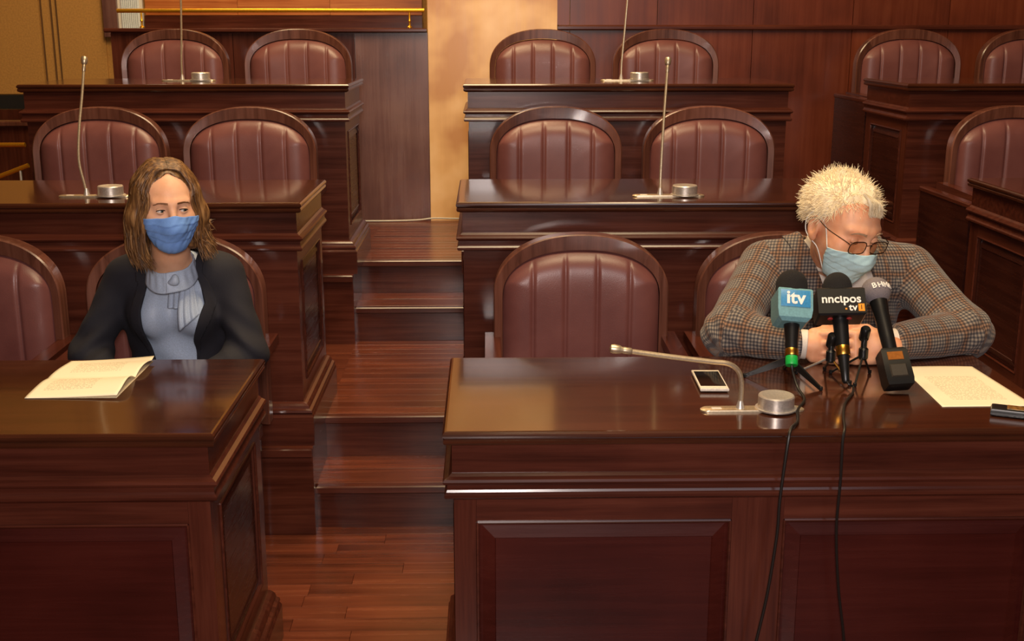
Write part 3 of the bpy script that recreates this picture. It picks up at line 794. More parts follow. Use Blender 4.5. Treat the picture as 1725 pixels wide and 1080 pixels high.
def w_body(P):
    p = ((P-Hw.astype(np.float32)) @ Rw)/Sw
    d = np.full(len(P), 1., np.float32); near = np.linalg.norm(p, axis=1) < .2
    hd = np.linalg.norm(p, axis=1)-.10
    if near.any(): hd[near] = head_sdf(p[near], True)
    d = hd*Sw
    d = smin(d, cap(P, Hw+(-.010, .035, -.06), NK+(0, .02, -.02), .047, .052), .018)
    d = smin(d, w_torso(P, -.012), .03)
    for a, b, c in ((shL, elL, wrL), (shR, elR, wrR)): d = smin(d, chain(P, (a, b, c), (.042, .036, .026)), .03)
    for c, s in ((wrL, 1), (wrR, -1)): d = smin(d, ell(P, c+(s*.045, -.02, -.01), (.045, .03, .016)), .02)
    for c, s in ((wrL, 1), (wrR, -1)):
        for k in range(4): d = smin(d, cap(P, c+(s*.075, -.045+.019*k, -.012), c+(s*.125, -.045+.017*k, -.026), .008, .0065), .004)
        d = smin(d, cap(P, c+(s*.03, .02, 0), c+(s*.08, .05, .005), .009, .007), .006)
    return d
V, F = surfnet(w_body, (-1.16, 2.84, .38), (-.56, 3.36, 1.27), .0032); add_part('body', V, F, M_skinw, Wo, wbase)
face_bits(Wo, wbase, Hw, Rw, Sw, True, M_skinw, M_eye, .34, -.30, (.42, .05), M_brow)
make_mask(Wo, wbase, Hw, Rw, Sw, True, M_maskb, M_maskb, top=-.016, bot=-.116)
# blouse with a high collar
def w_blouse(P):
    x, y, z = P.T
    d = w_torso(P, -.002)
    d += .0055*np.sin((x+.85)*46+np.sin(z*19)*1.3+(z-.8)*16)*np.clip((3.16-y)*12, 0, 1)+.003*np.sin(z*42+x*22+1.5)*np.clip((.80-z)*10, 0, 1)
    return d
V, F = surfnet(w_blouse, (-1.10, 3.0, .46), (-.62, 3.40, 1.02), .0045); blouse = add_part('blouse', V, F, M_blouse, Wo, wbase)
VC = []; nt_, nr_ = 120, 14
for i in range(nt_+1):
    q = 2*PI*i/nt_
    for k in range(nr_+1):
        t = k/nr_; rr = .0575+.012*(1-t)+.0030*t*t+.0013*math.sin(q*17+t*2)*math.sin(PI*t); yy = 3.088-rr*math.cos(q)
        VC.append((-.842+rr*math.sin(q), yy, .920+.38*(yy-3.05)-.026+.050*t+.0015*math.sin(q*5)))
add_part('collar', np.array(VC), [(i*(nr_+1)+k, (i+1)*(nr_+1)+k, (i+1)*(nr_+1)+k+1, i*(nr_+1)+k+1) for i in range(nt_) for k in range(nr_)], M_blouse, blouse, wbase, solid=.003)
def torso_front(x, z, sdf, off, y0=2.9):
    P = np.stack([np.asarray(x, float), np.full(len(x), y0), np.asarray(z, float)], 1).astype(np.float32)
    for _ in range(60): P[:, 1] += np.clip(sdf(P), -.02, .02)*.7
    return np.stack([x, P[:, 1]-off, z], 1)
def ribbon(cx, hwid, z0, z1, folds, sdf, off, nm, mat, par, base, n=26, mm=24, amp=.006, flare=None):
    V = []; F = []
    T = np.linspace(0, 1, n+1); 
    for i, t in enumerate(T):
        c = cx[0]+(cx[1]-cx[0])*t; h = hwid[0]+(hwid[1]-hwid[0])*t**.8; u = np.linspace(-1, 1, mm+1)
        x = c+u*h; z = z0+(z1-z0)*t+(flare(u, t) if flare is not None else 0)*np.ones_like(u)
        q = torso_front(x, z, sdf, 0); q[:, 1] -= off+.004*t+amp*(.5+.5*np.cos(u*folds*PI+t*1.2))*(.35+.65*t)
        V.append(q)
    V = np.concatenate(V); F = [(i*(mm+1)+k, i*(mm+1)+k+1, (i+1)*(mm+1)+k+1, (i+1)*(mm+1)+k) for i in range(n) for k in range(mm)]
    return add_part(nm, V, F, mat, par, base, solid=.0015)
ribbon((-.838, -.826), (.016, .024), .930, .835, 3, (lambda P: w_torso(P, .004)), .006, 'bow_tail', M_blouse, blouse, wbase)
ribbon((-.806, -.790), (.010, .027), .930, .800, 3, (lambda P: w_torso(P, .010)), .014, 'bow_tail', M_blouse, blouse, wbase, flare=lambda u, t: .022*t*u)
V, F = surfnet(lambda P: smin(ell(P, (-.816, 3.020, .920), (.010, .009, .014)), ell(P, (-.822, 3.020, .912), (.014, .008, .008)), .01), (-.9, 2.98, .89), (-.78, 3.06, .96), .0025)
add_part('bow_knot', V, F, M_blouse, blouse, wbase)
# blazer
def w_arms(P):
    d = None
    for a, b, c in ((shL, elL, wrL), (shR, elR, wrR)):
        e = chain(P, (a+(0, 0, .0), b, c), (.048, .050, .042), .03); d = e if d is None else np.minimum(d, e)
    return d
def w_jacket(P):
    x, y, z = P.T
    d = smin(w_torso(P, .012), w_arms(P), .022)
    aw = np.exp(-((np.abs(x+.855)-.20)/.07)**2)
    d += .0055*np.sin((z*1.0+np.abs(x+.855)*.9)*88+y*20)*aw*np.clip((.86-z)*9, 0, 1)
    d += .002*np.sin(z*60+x*34)*np.exp(-((z-.74)/.06)**2)
    return d
V, F = surfnet(w_jacket, (-1.18, 2.82, .42), (-.54, 3.42, 1.02), .0055)
def g_open(V):
    x, y, z = V.T
    xl = np.interp(z, [.5, .68, .74, .83, .90, .945, 1.0], [-.90, -.908, -.918, -.921, -.908, -.893, -.89])
    xr = np.interp(z, [.5, .68, .74, .80, .845, .90, .945, 1.0], [-.80, -.795, -.792, -.770, -.755, -.772, -.800, -.805])
    inside = np.minimum(x-xl, xr-x)
    g = -inside
    g = np.where(y > 3.17, 1., g)
    neck = np.hypot(x+.852, y-3.13)-.072
    return np.minimum(g, np.where(z > .90, neck, 1.))
VJ, FJ = clip_mesh(V, F, g_open); jk = add_part('blazer', VJ, FJ, M_blazer, Wo, wbase, solid=.004)
Nn = vnormals(VJ, FJ)
def band(V):
    g = g_open(V); z = V[:, 2]; wd = np.interp(z, [.6, .66, .80, .93, .98], [-.01, .003, .030, .024, .018])
    return np.where((V[:, 1] < 3.2), wd-g, -1)
FJq = FJ; VL = VJ+Nn*.004
for s in (-1, 1):
    V2, F2 = clip_mesh(VL, FJq, lambda V: np.minimum(band(V), s*(V[:, 0]+.852))); V2, F2 = biggest(V2, F2); add_part('lapel', V2, F2, M_blazer, jk, wbase, solid=.004)
# trousers and shoes under the desk
def w_legs(P):
    d = ell(P, (-.855, 3.24, .555), (.165, .12, .085))
    for s in (-1, 1): d = smin(d, chain(P, ((-.855+s*.08, 3.20, .545), (-.855+s*.09, 2.90, .53), (-.855+s*.09, 2.95, .09)), (.075, .055, .042)), .04)
    return d
V, F = surfnet(w_legs, (-1.06, 2.78, .02), (-.64, 3.40, .68), .009); add_part('trousers', V, F, M_trouser, Wo, wbase)
for s in (-1, 1):
    x = -.855+s*.09; V, F = surfnet(lambda P: smax(smin(ell(P, (x, 2.89, .035), (.04, .11, .035)), ell(P, (x, 2.95, .06), (.036, .045, .05)), .02), -(P[:, 2]-.003), .004), (x-.06, 2.75, -.01), (x+.06, 3.05, .13), .006)
    add_part('shoe', V, F, M_black, Wo, wbase)
# earrings
for s in (-1,):
    p = (np.array((s*.080, .002, -.046))*Sw) @ np.array(Rw, float).T+Hw-wbase
    m = MB(); m.lathe([(.0001, -.003), (.0025, -.0015), (.003, 0), (.0025, .0015), (.0001, .003)], 10, tuple(p)); link('earring', m.mesh('earring', M_silver, True), Wo)

# hair
def w_scalp(p):
    d = ell(p, (0, .020, .030), (.084, .104, .093))
    return d
def w_hair_shell(P):
    p = ((P-Hw.astype(np.float32)) @ Rw)/Sw
    q = w_scalp(p)
    for s in (-1, 1):
        q = smin(q, chain(p, ((s*.070, -.018, .040), (s*.085, -.012, -.03), (s*.088, -.012, -.10)), (.024, .026, .022), .03), .03)
        q = smin(q, chain(p, ((s*.060, .05, .02), (s*.072, .06, -.06), (s*.075, .05, -.12)), (.035, .034, .028), .03), .03)
    q = smin(q, chain(p, ((0, .08, .02), (0, .095, -.06), (0, .085, -.12)), (.045, .035, .028), .03), .03)
    x, y, z = p.T
    # face opening: an arch below the hairline
    op = np.maximum(np.maximum(np.abs(x)-np.interp(z, [-.2, -.02, .04, .075, .095], [.062, .064, .058, .034, .001]), z-.095), y+.035-.25*np.clip(z, 0, 1))
    q = smax(q, -op, .008)
    inn = ell(p, (0, .02, .02), (.072, .09, .078)); q = smax(q, -inn, .004)
    nk = np.maximum(np.hypot(x, y-.0)-.055, z+.02); q = smax(q, -nk, .006)
    return q*Sw
V, F = surfnet(w_hair_shell, Hw-(.16, .17, .19), Hw+(.16, .19, .16), .0045)
mh = MB(); mh.add(V-wbase, [tuple(int(i) for i in q) for q in F])
def strand(mb, pts, r0, n=4, flat=1.):
    k = len(pts); rs = [r0*(.55+.45*math.sin(min(1, i/(k-1)*1.6)*PI/2))*(1 if i < k-3 else (k-1-i)/3+.12) for i in range(k)]
    mb.tube([Vector(p) for p in pts], rs, n, False)
def WH(p): return (np.asarray(p, float)*Sw) @ np.array(Rw, float).T+Hw-wbase
def onscalp(p, off):
    c = np.array((0, .020, .030)); r = np.array((.084, .104, .093)); d = (p-c)/r; return c+d/np.linalg.norm(d)*r*(1+off/.09)
nst = 1300
for i in range(nst):
    s = -1 if i % 2 else 1
    u = rng.random(); part_y = -.070+.135*u
    P0 = onscalp(np.array((s*.0004+.004, part_y, .14)), .001+rng.random()*.003)
    ph = (.60+2.45*(u**.9)+rng.normal()*.10)           # azimuth from the face, 0 = front
    ph = min(max(ph, .66), PI+.1)
    E = np.array((s*.085*math.sin(ph), .018-.100*math.cos(ph), .010+rng.random()*.02)); E = onscalp(E, .004+rng.random()*.008)
    mid1 = onscalp((P0*.62+E*.38)+np.array((s*.012, 0, .03)), .004+rng.random()*.006); mid2 = onscalp((P0*.25+E*.75)+np.array((s*.02, -.004*(ph < 1.2), .01)), .005+rng.random()*.008)
    L = -.150-.034*rng.random() if s < 0 else -.118-.044*rng.random()
    fr = max(0, 1-ph/1.6)
    sw = (.004 if s < 0 else .010)+.012*rng.random()
    k = (.98 if s < 0 else .94)+.11*rng.random()
    p3 = np.array((s*(abs(E[0])*k+.012+.006*fr), E[1]*.95+.006, -.045)); p4 = np.array((s*(abs(E[0])*k+sw+.004), E[1]*.9+.004, L*.72)); p5 = np.array((s*(abs(E[0])*k+(sw*.2-.006 if s < 0 else sw*2.2)), E[1]*.88-.008*fr, L))
    w_ = rng.normal(size=3)*.0028
    pts = catmull([P0, mid1, mid2, E, p3+w_, p4-w_, p5+w_*1.5], 3)
    strand(mh, [WH(p) for p in pts], .0015+.0014*rng.random())
for i in range(34):   # flicked ends at the right of the picture
    a = rng.random()*.07; s = 1
    q_ = rng.random(3); pts = catmull([(.082, -.02+a, .05-.03*q_[0]), (.092, -.024+a, .0-.02*q_[0]), (.102+.006*q_[1], -.028+a, -.030-.02*q_[0]), (.108+.010*q_[1], -.032+a, -.050-.03*q_[0]), (.112+.028*q_[1], -.034+a, -.052-.04*q_[2])], 4)
    strand(mh, [WH(p) for p in pts], .0012)
hair = link('hair', mh.mesh('hair', M_hairw, True), Wo)

# ================================================================ the man
mbase = np.array((.94, 3.18, 0.)); Mo = empty('person', tuple(mbase), 'white-haired person in checked tweed jacket, glasses and pale mask, leaning on the right desk', 'person')
Hm = np.array((.890, 2.91, 1.080)); Rmm = Rm(.34, .44, .09); Sm = 1.03
sL = np.array((.738, 3.08, .930)); sR = np.array((1.134, 3.08, .920)); NKm = np.array((.925, 3.06, .965))
eL = np.array((.612, 2.875, .806)); eR = np.array((1.214, 2.875, .800)); wL = np.array((.770, 2.772, .806)); wR = np.array((.985, 2.770, .806))
def m_torso(P, o=0.):
    d = ell(P, (.93, 3.10, .83), (.175+o, .120+o, .150+o), np.array(Matrix.Rotation(-.15, 3, 'X'), np.float32)); d = smin(d, ell(P, (.94, 3.20, .58), (.175+o, .13+o, .19+o)), .08)
    d = smin(d, cap(P, sL+(.03, 0, 0), sR-(.03, 0, 0), .062+o), .05)
    d = smin(d, cap(P, (.80, 3.08, .952), (.925, 3.10, .985), .035+o, .045+o), .04); d = smin(d, cap(P, (1.06, 3.08, .948), (.925, 3.10, .985), .035+o, .045+o), .04)
    return d
def hand(P, W, d, s, n, curl, sc=1.05, spread=.0):
    """a hand: wrist W, direction d, thumb side s, back-of-hand normal n"""
    W, d, s, n = [np.asarray(v, float) for v in (W, d, s, n)]; d /= np.linalg.norm(d); s = s-d*(s @ d); s /= np.linalg.norm(s); n = n-d*(n @ d)-s*(n @ s); n /= np.linalg.norm(n)
    R = np.stack([d, s, n], 1).astype(np.float32)
    D = rbox(P, W+d*.048*sc, (.034*sc, .030*sc, .005), .011, R)
    D = smin(D, cap(P, W-d*.01, W+d*.02, .026, .027), .02)
    for k in range(4):
        o = (.0335, .0115, -.0105, -.0310)[k]; L = (.042, .047, .043, .034)[k]*sc; r = (.0088, .0091, .0087, .0078)[k]
        p0 = W+d*(.060*sc)+s*o; p1 = W+d*((.090, .094, .090, .083)[k]*sc)+s*o*1.04+n*.001; ang = 0; pts = [p0, p1]; rs = [r, r+.0007]
        for j, l in enumerate((L, L*.62, L*.5)):
            ang += curl[j]; dd = d*math.cos(ang)-n*math.sin(ang)+s*(spread*(1.5-k)); pts.append(pts[-1]+dd*l); rs.append(r*(1, .93, .82)[j])
        D = smin(D, chain(P, pts, rs, .002), .0022)
        D = smin(D, ell(P, p1+n*.004, (.009, .0075, .006), R), .004)
    t0 = W+d*.018+s*.022-n*.004; t1 = t0+d*.030*sc+s*.022-n*.008; t2 = t1+d*.030*sc+s*.006-n*.006; t3 = t2+d*.022*sc-s*.002-n*.006
    D = smin(D, chain(P, (t0, t1, t2, t3), (.015, .0125, .0105, .0085), .006), .010)
    return D
def m_hands(P):
    a = hand(P, wL+(.012, -.004, -.004), (1, -.10, -.03), (.05, .35, 1), (0, -1, .25), (.35, .75, .45))
    b = hand(P, wR+(-.008, -.024, -.004), (-1, -.10, .01), (-.02, .30, 1), (-.05, -1, .30), (.16, .34, .30))
    return np.minimum(a, b)
def m_body(P):
    p = ((P-Hm.astype(np.float32)) @ Rmm)/Sm; near = np.linalg.norm(p, axis=1) < .2
    hd = np.linalg.norm(p, axis=1)-.10
    if near.any(): hd[near] = head_sdf(p[near], False)
    d = hd*Sm
    d = smin(d, cap(P, Hm+(-.005, .045, -.055), NKm+(0, .02, -.02), .054, .064), .022)
    d = smin(d, m_torso(P, -.022), .03)
    for a, b, c in ((sL, eL, wL), (sR, eR, wR)): d = smin(d, chain(P, (a, b, c), (.045, .036, .026)), .02)
    hm = (np.abs(P[:, 0]-.88) < .2) & (P[:, 1] < 2.9) & (np.abs(P[:, 2]-.8) < .15)
    if hm.any(): d[hm] = smin(d[hm], m_hands(P[hm]), .003)
    return d
V, F = surfnet(m_body, (.54, 2.66, .42), (1.30, 3.36, 1.25), .0027); add_part('body', V, F, M_skinm, Mo, mbase)
face_bits(Mo, mbase, Hm, Rmm, Sm, False, M_skinm, M_eye2, -.30, -.42, (.1, -.35), M_gbrow)
make_mask(Mo, mbase, Hm, Rmm, Sm, False, M_maskc, M_maskw, top=-.024, bot=-.118)
def uv_tweed(o, V, F, bones, base):
    me = o.data; uvl = me.uv_layers.new(name='cloth'); n = len(me.loops); out = np.zeros((n, 2))
    Vn = np.asarray(V); ls = 0
    cen = np.array([Vn[list(f)].mean(0) for f in F]).astype(np.float32)
    ds_ = np.stack([m_torso(cen, .012)]+[cap(cen, a, b, ra, rb) for a, b, ra, rb in bones], 1); w = ds_.argmin(1)
    for f, k in zip(F, w):
        p = Vn[list(f)]
        if k == 0: u = p[:, 0]+.35*(p[:, 1]-3.0)*np.sign(p[:, 0].mean()-.93); v = p[:, 2]+.25*(p[:, 1]-3.0)
        else:
            a, b, ra, rb = bones[k-1]; ax = (np.array(b)-a); L = np.linalg.norm(ax); ax /= L
            e1 = np.cross(ax, (0, 0, 1.)); e1 /= np.linalg.norm(e1); e2 = np.cross(e1, ax); q = p-a
            v = q @ ax; th = np.arctan2(q @ e1, q @ e2)
            if th.max()-th.min() > PI: th = np.where(th < 0, th+2*PI, th)
            u = th*(ra+rb)/2
        out[ls:ls+len(f), 0] = u; out[ls:ls+len(f), 1] = v; ls += len(f)
    uvl.data.foreach_set('uv', out.ravel())
BON = [(sL, eL, .07, .062), (eL, wL, .062, .05), (sR, eR, .07, .062), (eR, wR, .062, .05)]
# shirt, jumper
def m_shirt(P):
    x, y, z = P.T; d = m_torso(P, -.006)
    cr = np.hypot((x-.918)/1.05, (y-3.055-(1.0-z)*.0)); col = np.maximum(np.abs(cr-.068+.18*(z-.99))-.005, np.abs(z-.985-(y-3.05)*.25)-.034)
    d = smin(d, col, .012); return d+.0016*np.sin(x*90+z*20)*np.clip((3.1-y)*10, 0, 1)
V, F = surfnet(m_shirt, (.70, 2.9, .62), (1.16, 3.34, 1.07), .005); add_part('shirt', V, F, M_shirt, Mo, mbase)
V, F = surfnet(lambda P: smax(m_torso(P, .003), P[:, 2]-.845+.25*np.abs(P[:, 0]-.93), .006), (.70, 2.9, .46), (1.16, 3.36, .90), .007); add_part('jumper', V, F, M_sweater, Mo, mbase)
def m_jacket(P):
    x, y, z = P.T
    d = m_torso(P, .014)
    aL = chain(P, (sL, eL, wL-(.006, 0, 0)), (.068, .062, .047), .03); aR = chain(P, (sR, eR, wR+(.006, 0, 0)), (.068, .062, .047), .03)
    d = smin(d, np.minimum(aL, aR), .025)
    # creases at elbows, armpits and down the sleeves
    for e, s_ in ((eL, 1), (eR, -1)):
        w_ = np.exp(-((P-e.astype(np.float32))**2).sum(1)/.0085)
        d += .0045*w_*np.sin((x*s_*1.0+z*1.3-y*.6)*95)
    for e, s_ in ((sL, 1), (sR, -1)):
        c = e+np.array((s_*.02, -.05, -.07)); w_ = np.exp(-((P-c.astype(np.float32))**2).sum(1)/.006)
        d += .005*w_*np.sin((x*s_*.9-z*.7)*80+1)
    d += .002*np.sin(x*41+z*27+np.sin(y*30))
    d = smax(d, -(z-.7605)*np.where((y < 2.84), 1, 0)-1*(y >= 2.84), .004)
    # sleeve openings
    d = np.where((x > wL[0]-.012) & (x < .88) & (y < 2.90) & (z < .90), np.maximum(d, (x-(wL[0]-.012))), d)
    d = np.where((x < wR[0]+.016) & (x > .88) & (y < 2.90) & (z < .90), np.maximum(d, ((wR[0]+.016)-x)), d)
    return d
V, F = surfnet(m_jacket, (.51, 2.68, .46), (1.34, 3.40, 1.08), .0062)
def g_m(V):
    x, y, z = V.T
    xl = np.interp(z, [.5, .70, .78, .875, .97, 1.02, 1.1], [.93, .905, .900, .886, .850, .842, .842])
    xr = np.interp(z, [.5, .70, .78, .85, .905, .97, 1.02, 1.1], [.94, .948, .958, .995, 1.018, .995, .985, .985])
    g = -np.minimum(x-xl, xr-x); g = np.where((y > 3.05) | (y < 2.90), 1., g)
    neck = np.hypot(x-.918, y-3.075)-.090
    return np.minimum(g, np.where(z > .95, neck, 1.))
VJ, FJ = clip_mesh(V, F, g_m); mj = add_part('tweed_jacket', VJ, FJ, M_tweed, Mo, mbase, solid=.005); uv_tweed(mj, VJ, FJ, BON, mbase)
Nn = vnormals(VJ, FJ); FJq = FJ; VL = VJ+Nn*.006
def band_m(V):
    g = g_m(V); z = V[:, 2]; wd = np.interp(z, [.70, .74, .80, .872, .8725, .895, .896, .93, 1.0], [-.01, .012, .040, .062, .045, .045, .066, .056, .04])
    return np.where((V[:, 1] < 3.14) & (V[:, 1] > 2.9), wd-g, -1)
for s in (-1, 1):
    V2, F2 = clip_mesh(VL, FJq, lambda V: np.minimum(band_m(V), s*(V[:, 0]-.93))); V2, F2 = biggest(V2, F2)
    lo_ = add_part('lapel', V2, F2, M_tweed, mj, mbase, solid=.005); uv_tweed(lo_, V2, F2, BON, mbase)
# shirt cuffs
for W_, s in ((wL, 1), (wR, -1)):
    a = W_+np.array((s*-.026, .006, -.001)); b = W_+np.array((s*.012, -.003, -.003)); m = MB()
    R_ = [a+(b-a)*t for t in (0, .05, .96, 1.0, 1.0, .9)]
    m.tube([Vector(q-mbase) for q in R_], [.030, .036, .0365, .0350, .031, .030], 28, True); link('cuff', m.mesh('cuff', M_shirt, True, 40), Mo)
for k in range(3):
    c = eR+np.array((-.115-.02*k+.03, -.066-.012*k, -.026)); m = MB(); m.lathe([(.0001, -.003), (.006, -.003), (.007, 0), (.006, .003), (.0001, .003)], 12, tuple(c-mbase), Matrix.Rotation(PI/2, 4, 'X')); link('sleeve_button', m.mesh('sleeve_button', M_black, True), mj)
def m_legs(P):
    d = ell(P, (.94, 3.24, .555), (.185, .135, .095))
    for s in (-1, 1): d = smin(d, chain(P, ((.94+s*.09, 3.20, .55), (.94+s*.11, 2.90, .54), (.94+s*.11, 3.0, .09)), (.085, .062, .048)), .04)
    return d
V, F = surfnet(m_legs, (.70, 2.76, .02), (1.18, 3.42, .70), .009); add_part('trousers', V, F, M_trouser, Mo, mbase)
for s in (-1, 1):
    x0_ = .94+s*.11; V, F = surfnet(lambda P: smax(smin(ell(P, (x0_, 2.93, .04), (.045, .13, .04)), ell(P, (x0_, 3.0, .07), (.042, .05, .05)), .02), -(P[:, 2]-.003), .004), (x0_-.07, 2.77, -.01), (x0_+.07, 3.1, .14), .006)
    add_part('shoe', V, F, M_black, Mo, mbase)
# glasses
def WM(p): return Vector(tuple((np.asarray(p, float)*Sm) @ np.array(Rmm, float).T+Hm-mbase))
gl = empty('x', (0, 0, 0), None, None) if False else None
m = MB()
def lens_ring(s, n=28, w_=.0265, h_=.0160):
    pts = []
    for i in range(n+1):
        q = 2*PI*i/n; x = w_*math.copysign(abs(math.cos(q))**.62, math.cos(q)); z = h_*math.copysign(abs(math.sin(q))**.62, math.sin(q))
        pts.append((s*.034+x, -.1075+.10*(abs(s*.034+x)-.03)**2*20*.5, -.010+z))
    return pts
for s in (-1, 1): m.tube([WM(p) for p in lens_ring(s)], .00125, 6, False)
m.tube([WM(p) for p in catmull([(-.0080, -.109, -.004), (0, -.113, .0), (.0080, -.109, -.004)], 5)], .0013, 6)
for s in (-1, 1):
    m.tube([WM(p) for p in catmull([(s*.0605, -.104, -.002), (s*.068, -.096, .002), (s*.0775, -.04, .004), (s*.081, .006, .012), (s*.080, .026, -.006)], 6)], .0013, 6)
glf = link('glasses', m.mesh('glasses', M_frameg, True), Mo)
for s in (-1, 1):
    m = MB(); ring = lens_ring(s)[:-1]; a = [WM(p) for p in ring]; b = [WM((p[0], p[1]+.0015, p[2])) for p in ring]; n = len(a)
    m.add(a+b, [tuple(range(n))[::-1], tuple(range(n, 2*n))]+[(i, (i+1) % n, n+(i+1) % n, n+i) for i in range(n)]); link('lens', m.mesh('lens', M_lens), glf)
# white hair
def hairline(p): return p[:, 2]-(.066-.70*(p[:, 1]+.078)+.35*np.clip(p[:, 1]-.02, 0, 1)) - .02*np.exp(-((np.abs(p[:, 0])-.05)/.02)**2)*(p[:, 1] < -.03)
def m_hair_shell(P):
    p = ((P-Hm.astype(np.float32)) @ Rmm)/Sm
    q = ell(p, (0, .022, .030), (.082, .101, .084)); q = smin(q, ell(p, (.002, .0, .088), (.045, .056, .026)), .03)
    q += .0022*np.sin(p[:, 0]*130+p[:, 1]*60)*np.sin(p[:, 1]*110+p[:, 2]*70)
    q = smax(q, -hairline(p), .008); q = smax(q, -ell(p, (0, .02, .02), (.070, .09, .075)), .004); return q*Sm
V, F = surfnet(m_hair_shell, Hm-(.16, .17, .16), Hm+(.16, .17, .19), .0045)
mm_ = MB(); mm_.add(V-mbase, [tuple(int(i) for i in q) for q in F])
cnt_ = 0
while cnt_ < 6500:
    v = rng.normal(size=3); v /= np.linalg.norm(v); p = np.array((0, .022, .030))+v*np.array((.080, .099, .083))+np.array((0, 0, .006))*max(0, v[2])**3
    if hairline(p[None])[0] < .001: continue
    cnt_ += 1
    top_ = max(0, v[2]); fr = max(0, -v[1])
    comb = np.array((.35*top_+.15*v[0], .55-1.5*fr*top_ if False else .5-.9*fr, -.55*(1-top_)+.12)); comb = comb-v*(comb @ v)
    clump = np.sin(p*np.array((70, 60, 80))+np.array((1, 2, 3))).sum()*.25
    comb = comb+np.cross(v, comb)*clump+rng.normal(size=3)*.22; comb /= np.linalg.norm(comb)+1e-6
    L = (.013+.012*rng.random())*(1+.1*top_); lift = .16+.20*rng.random()
    p1 = p+(comb+v*lift)*L*.5; p2 = p1+(comb+v*lift*.35)*L*.5
    mm_.tube([WM(p), WM(p1), WM(p2)], [.0009, .0008, .0002], 3, False)
for k in range(420):      # forelock falling to the right brow
    u = rng.random(); a = np.array((-.034+.045*u, -.058-.008*rng.random(), .106-.016*u+.006*rng.random())); e = np.array((a[0]+.014+.008*rng.random(), -.086-.004*rng.random()+.004*u, .074-.004*u-.014*rng.random()))
    mm_.tube([WM(q) for q in catmull([a, (a+e)/2+np.array((0, -.007, .007)), e], 3)], [.0011]*4+[.0009, .0007, .0003], 3, False)
link('hair', mm_.mesh('hair', M_hairm, True), Mo)

# ================================================================ things on the front desks
ZD = .7602
def orient(a, b):
    """matrix whose +Z runs from a to b, origin at a"""
    a, b = Vector(a), Vector(b); z = (b-a).normalized(); x = Vector((1, 0, 0)); x = (x-z*x.dot(z)).normalized(); y = z.cross(x)
    M = Matrix((x, y, z)).transposed().to_4x4(); M.translation = a; return M
def text_mesh(name, body, size, mat, par, M, ext=.0006, bold=.0):
    c = bpy.data.curves.new(name, 'FONT'); c.body = body; c.size = size; c.extrude = ext; c.offset = bold; c.align_x = 'CENTER'; c.align_y = 'CENTER'; c.resolution_u = 3
    o = bpy.data.objects.new(name, c); COL.objects.link(o); bpy.context.view_layer.update()
    me = bpy.data.meshes.new_from_object(o.evaluated_get(bpy.context.evaluated_depsgraph_get())); bpy.data.objects.remove(o)
    me.materials.clear(); me.materials.append(mat); r = link(name, me, par); r.matrix_local = M; return r
def local(par, name, mb, mat, smooth=True, auto=35): return link(name, mb.mesh(name, mat, smooth, auto), par)
# microphone with the blue flag
def mic(label, a, b, roll=0):
    M = orient(a, b) @ Matrix.Rotation(roll, 4, 'Z'); t = empty('microphone', (0, 0, 0), label, 'microphone'); t.matrix_world = M; return t, (Vector(b)-Vector(a)).length
def foam(par, z0, z1, r, mat):
    m = MB(); h = z1-z0; m.lathe([(r*.55, z0), (r*.92, z0+h*.02), (r, z0+h*.15)]+[(r*math.cos(q), z0+h*.52+h*.48*math.sin(q)) for q in np.linspace(.0, 1.5, 12)], 32); return local(par, 'foam_windscreen', m, mat)
t, L = mic('microphone with black foam head and light blue flag, on the right desk', (.692, 2.565, .815), (.713, 2.690, 1.004))
m = MB(); m.lathe([(.012, .0), (.0135, .004), (.0145, .05), (.019, .10), (.019, .12)], 24); local(t, 'handle', m, M_black)
m = MB(); m.lathe([(.0135, -.006), (.0142, -.004), (.0142, .014), (.0135, .016)], 24); local(t, 'green_ring', m, M_green)
m = MB(); m.lathe([(.0143, .0165), (.0150, .018), (.0150, .031), (.0143, .033)], 24); local(t, 'gold_ring', m, M_goldring)
foam(t, .150, L, .0365, M_foam)
m = MB(); m.stack(-.040, .040, -.038, .038, [(-.012, .092), (-.003, .100), (0, .118), (0, .166), (-.003, .170)]); fl_ = local(t, 'mic_flag', m, M_teal, False)
m = MB(); m.stack(-.034, .034, .123, .164, [(0, -.0395), (-.0015, -.0402)], 'Y'); local(fl_, 'flag_face', m, M_blue, False)
text_mesh('lettering', 'itv', .044, M_letter, fl_, Matrix.Translation((0, -.0405, .144)) @ Matrix.Rotation(PI/2, 4, 'X'), bold=.0012)
m = MB(); m.stack(-.032, .032, .125, .162, [(0, .0398), (0, .0404)], 'X'); local(fl_, 'flag_face', m, M_letter, False)
def cable(par, pts, r=.0032):
    iv = par.matrix_world.inverted(); m = MB(); m.tube([iv @ Vector(tuple(p)) for p in catmull(pts, 8)], r, 8); return local(par, 'cable', m, M_cable)
bpy.context.view_layer.update()
cable(t, [(.692, 2.566, .818), (.694, 2.555, .795), (.698, 2.52, .769), (.694, 2.45, .7650), (.662, 2.38, .7650), (.640, 2.30, .7650), (.616, 2.258, .7645), (.606, 2.240, .735), (.596, 2.236, .62), (.594, 2.236, .54), (.580, 2.236, .40), (.556, 2.236, .25), (.54, 2.235, .08), (.50, 2.22, .006), (.35, 2.15, .004)])
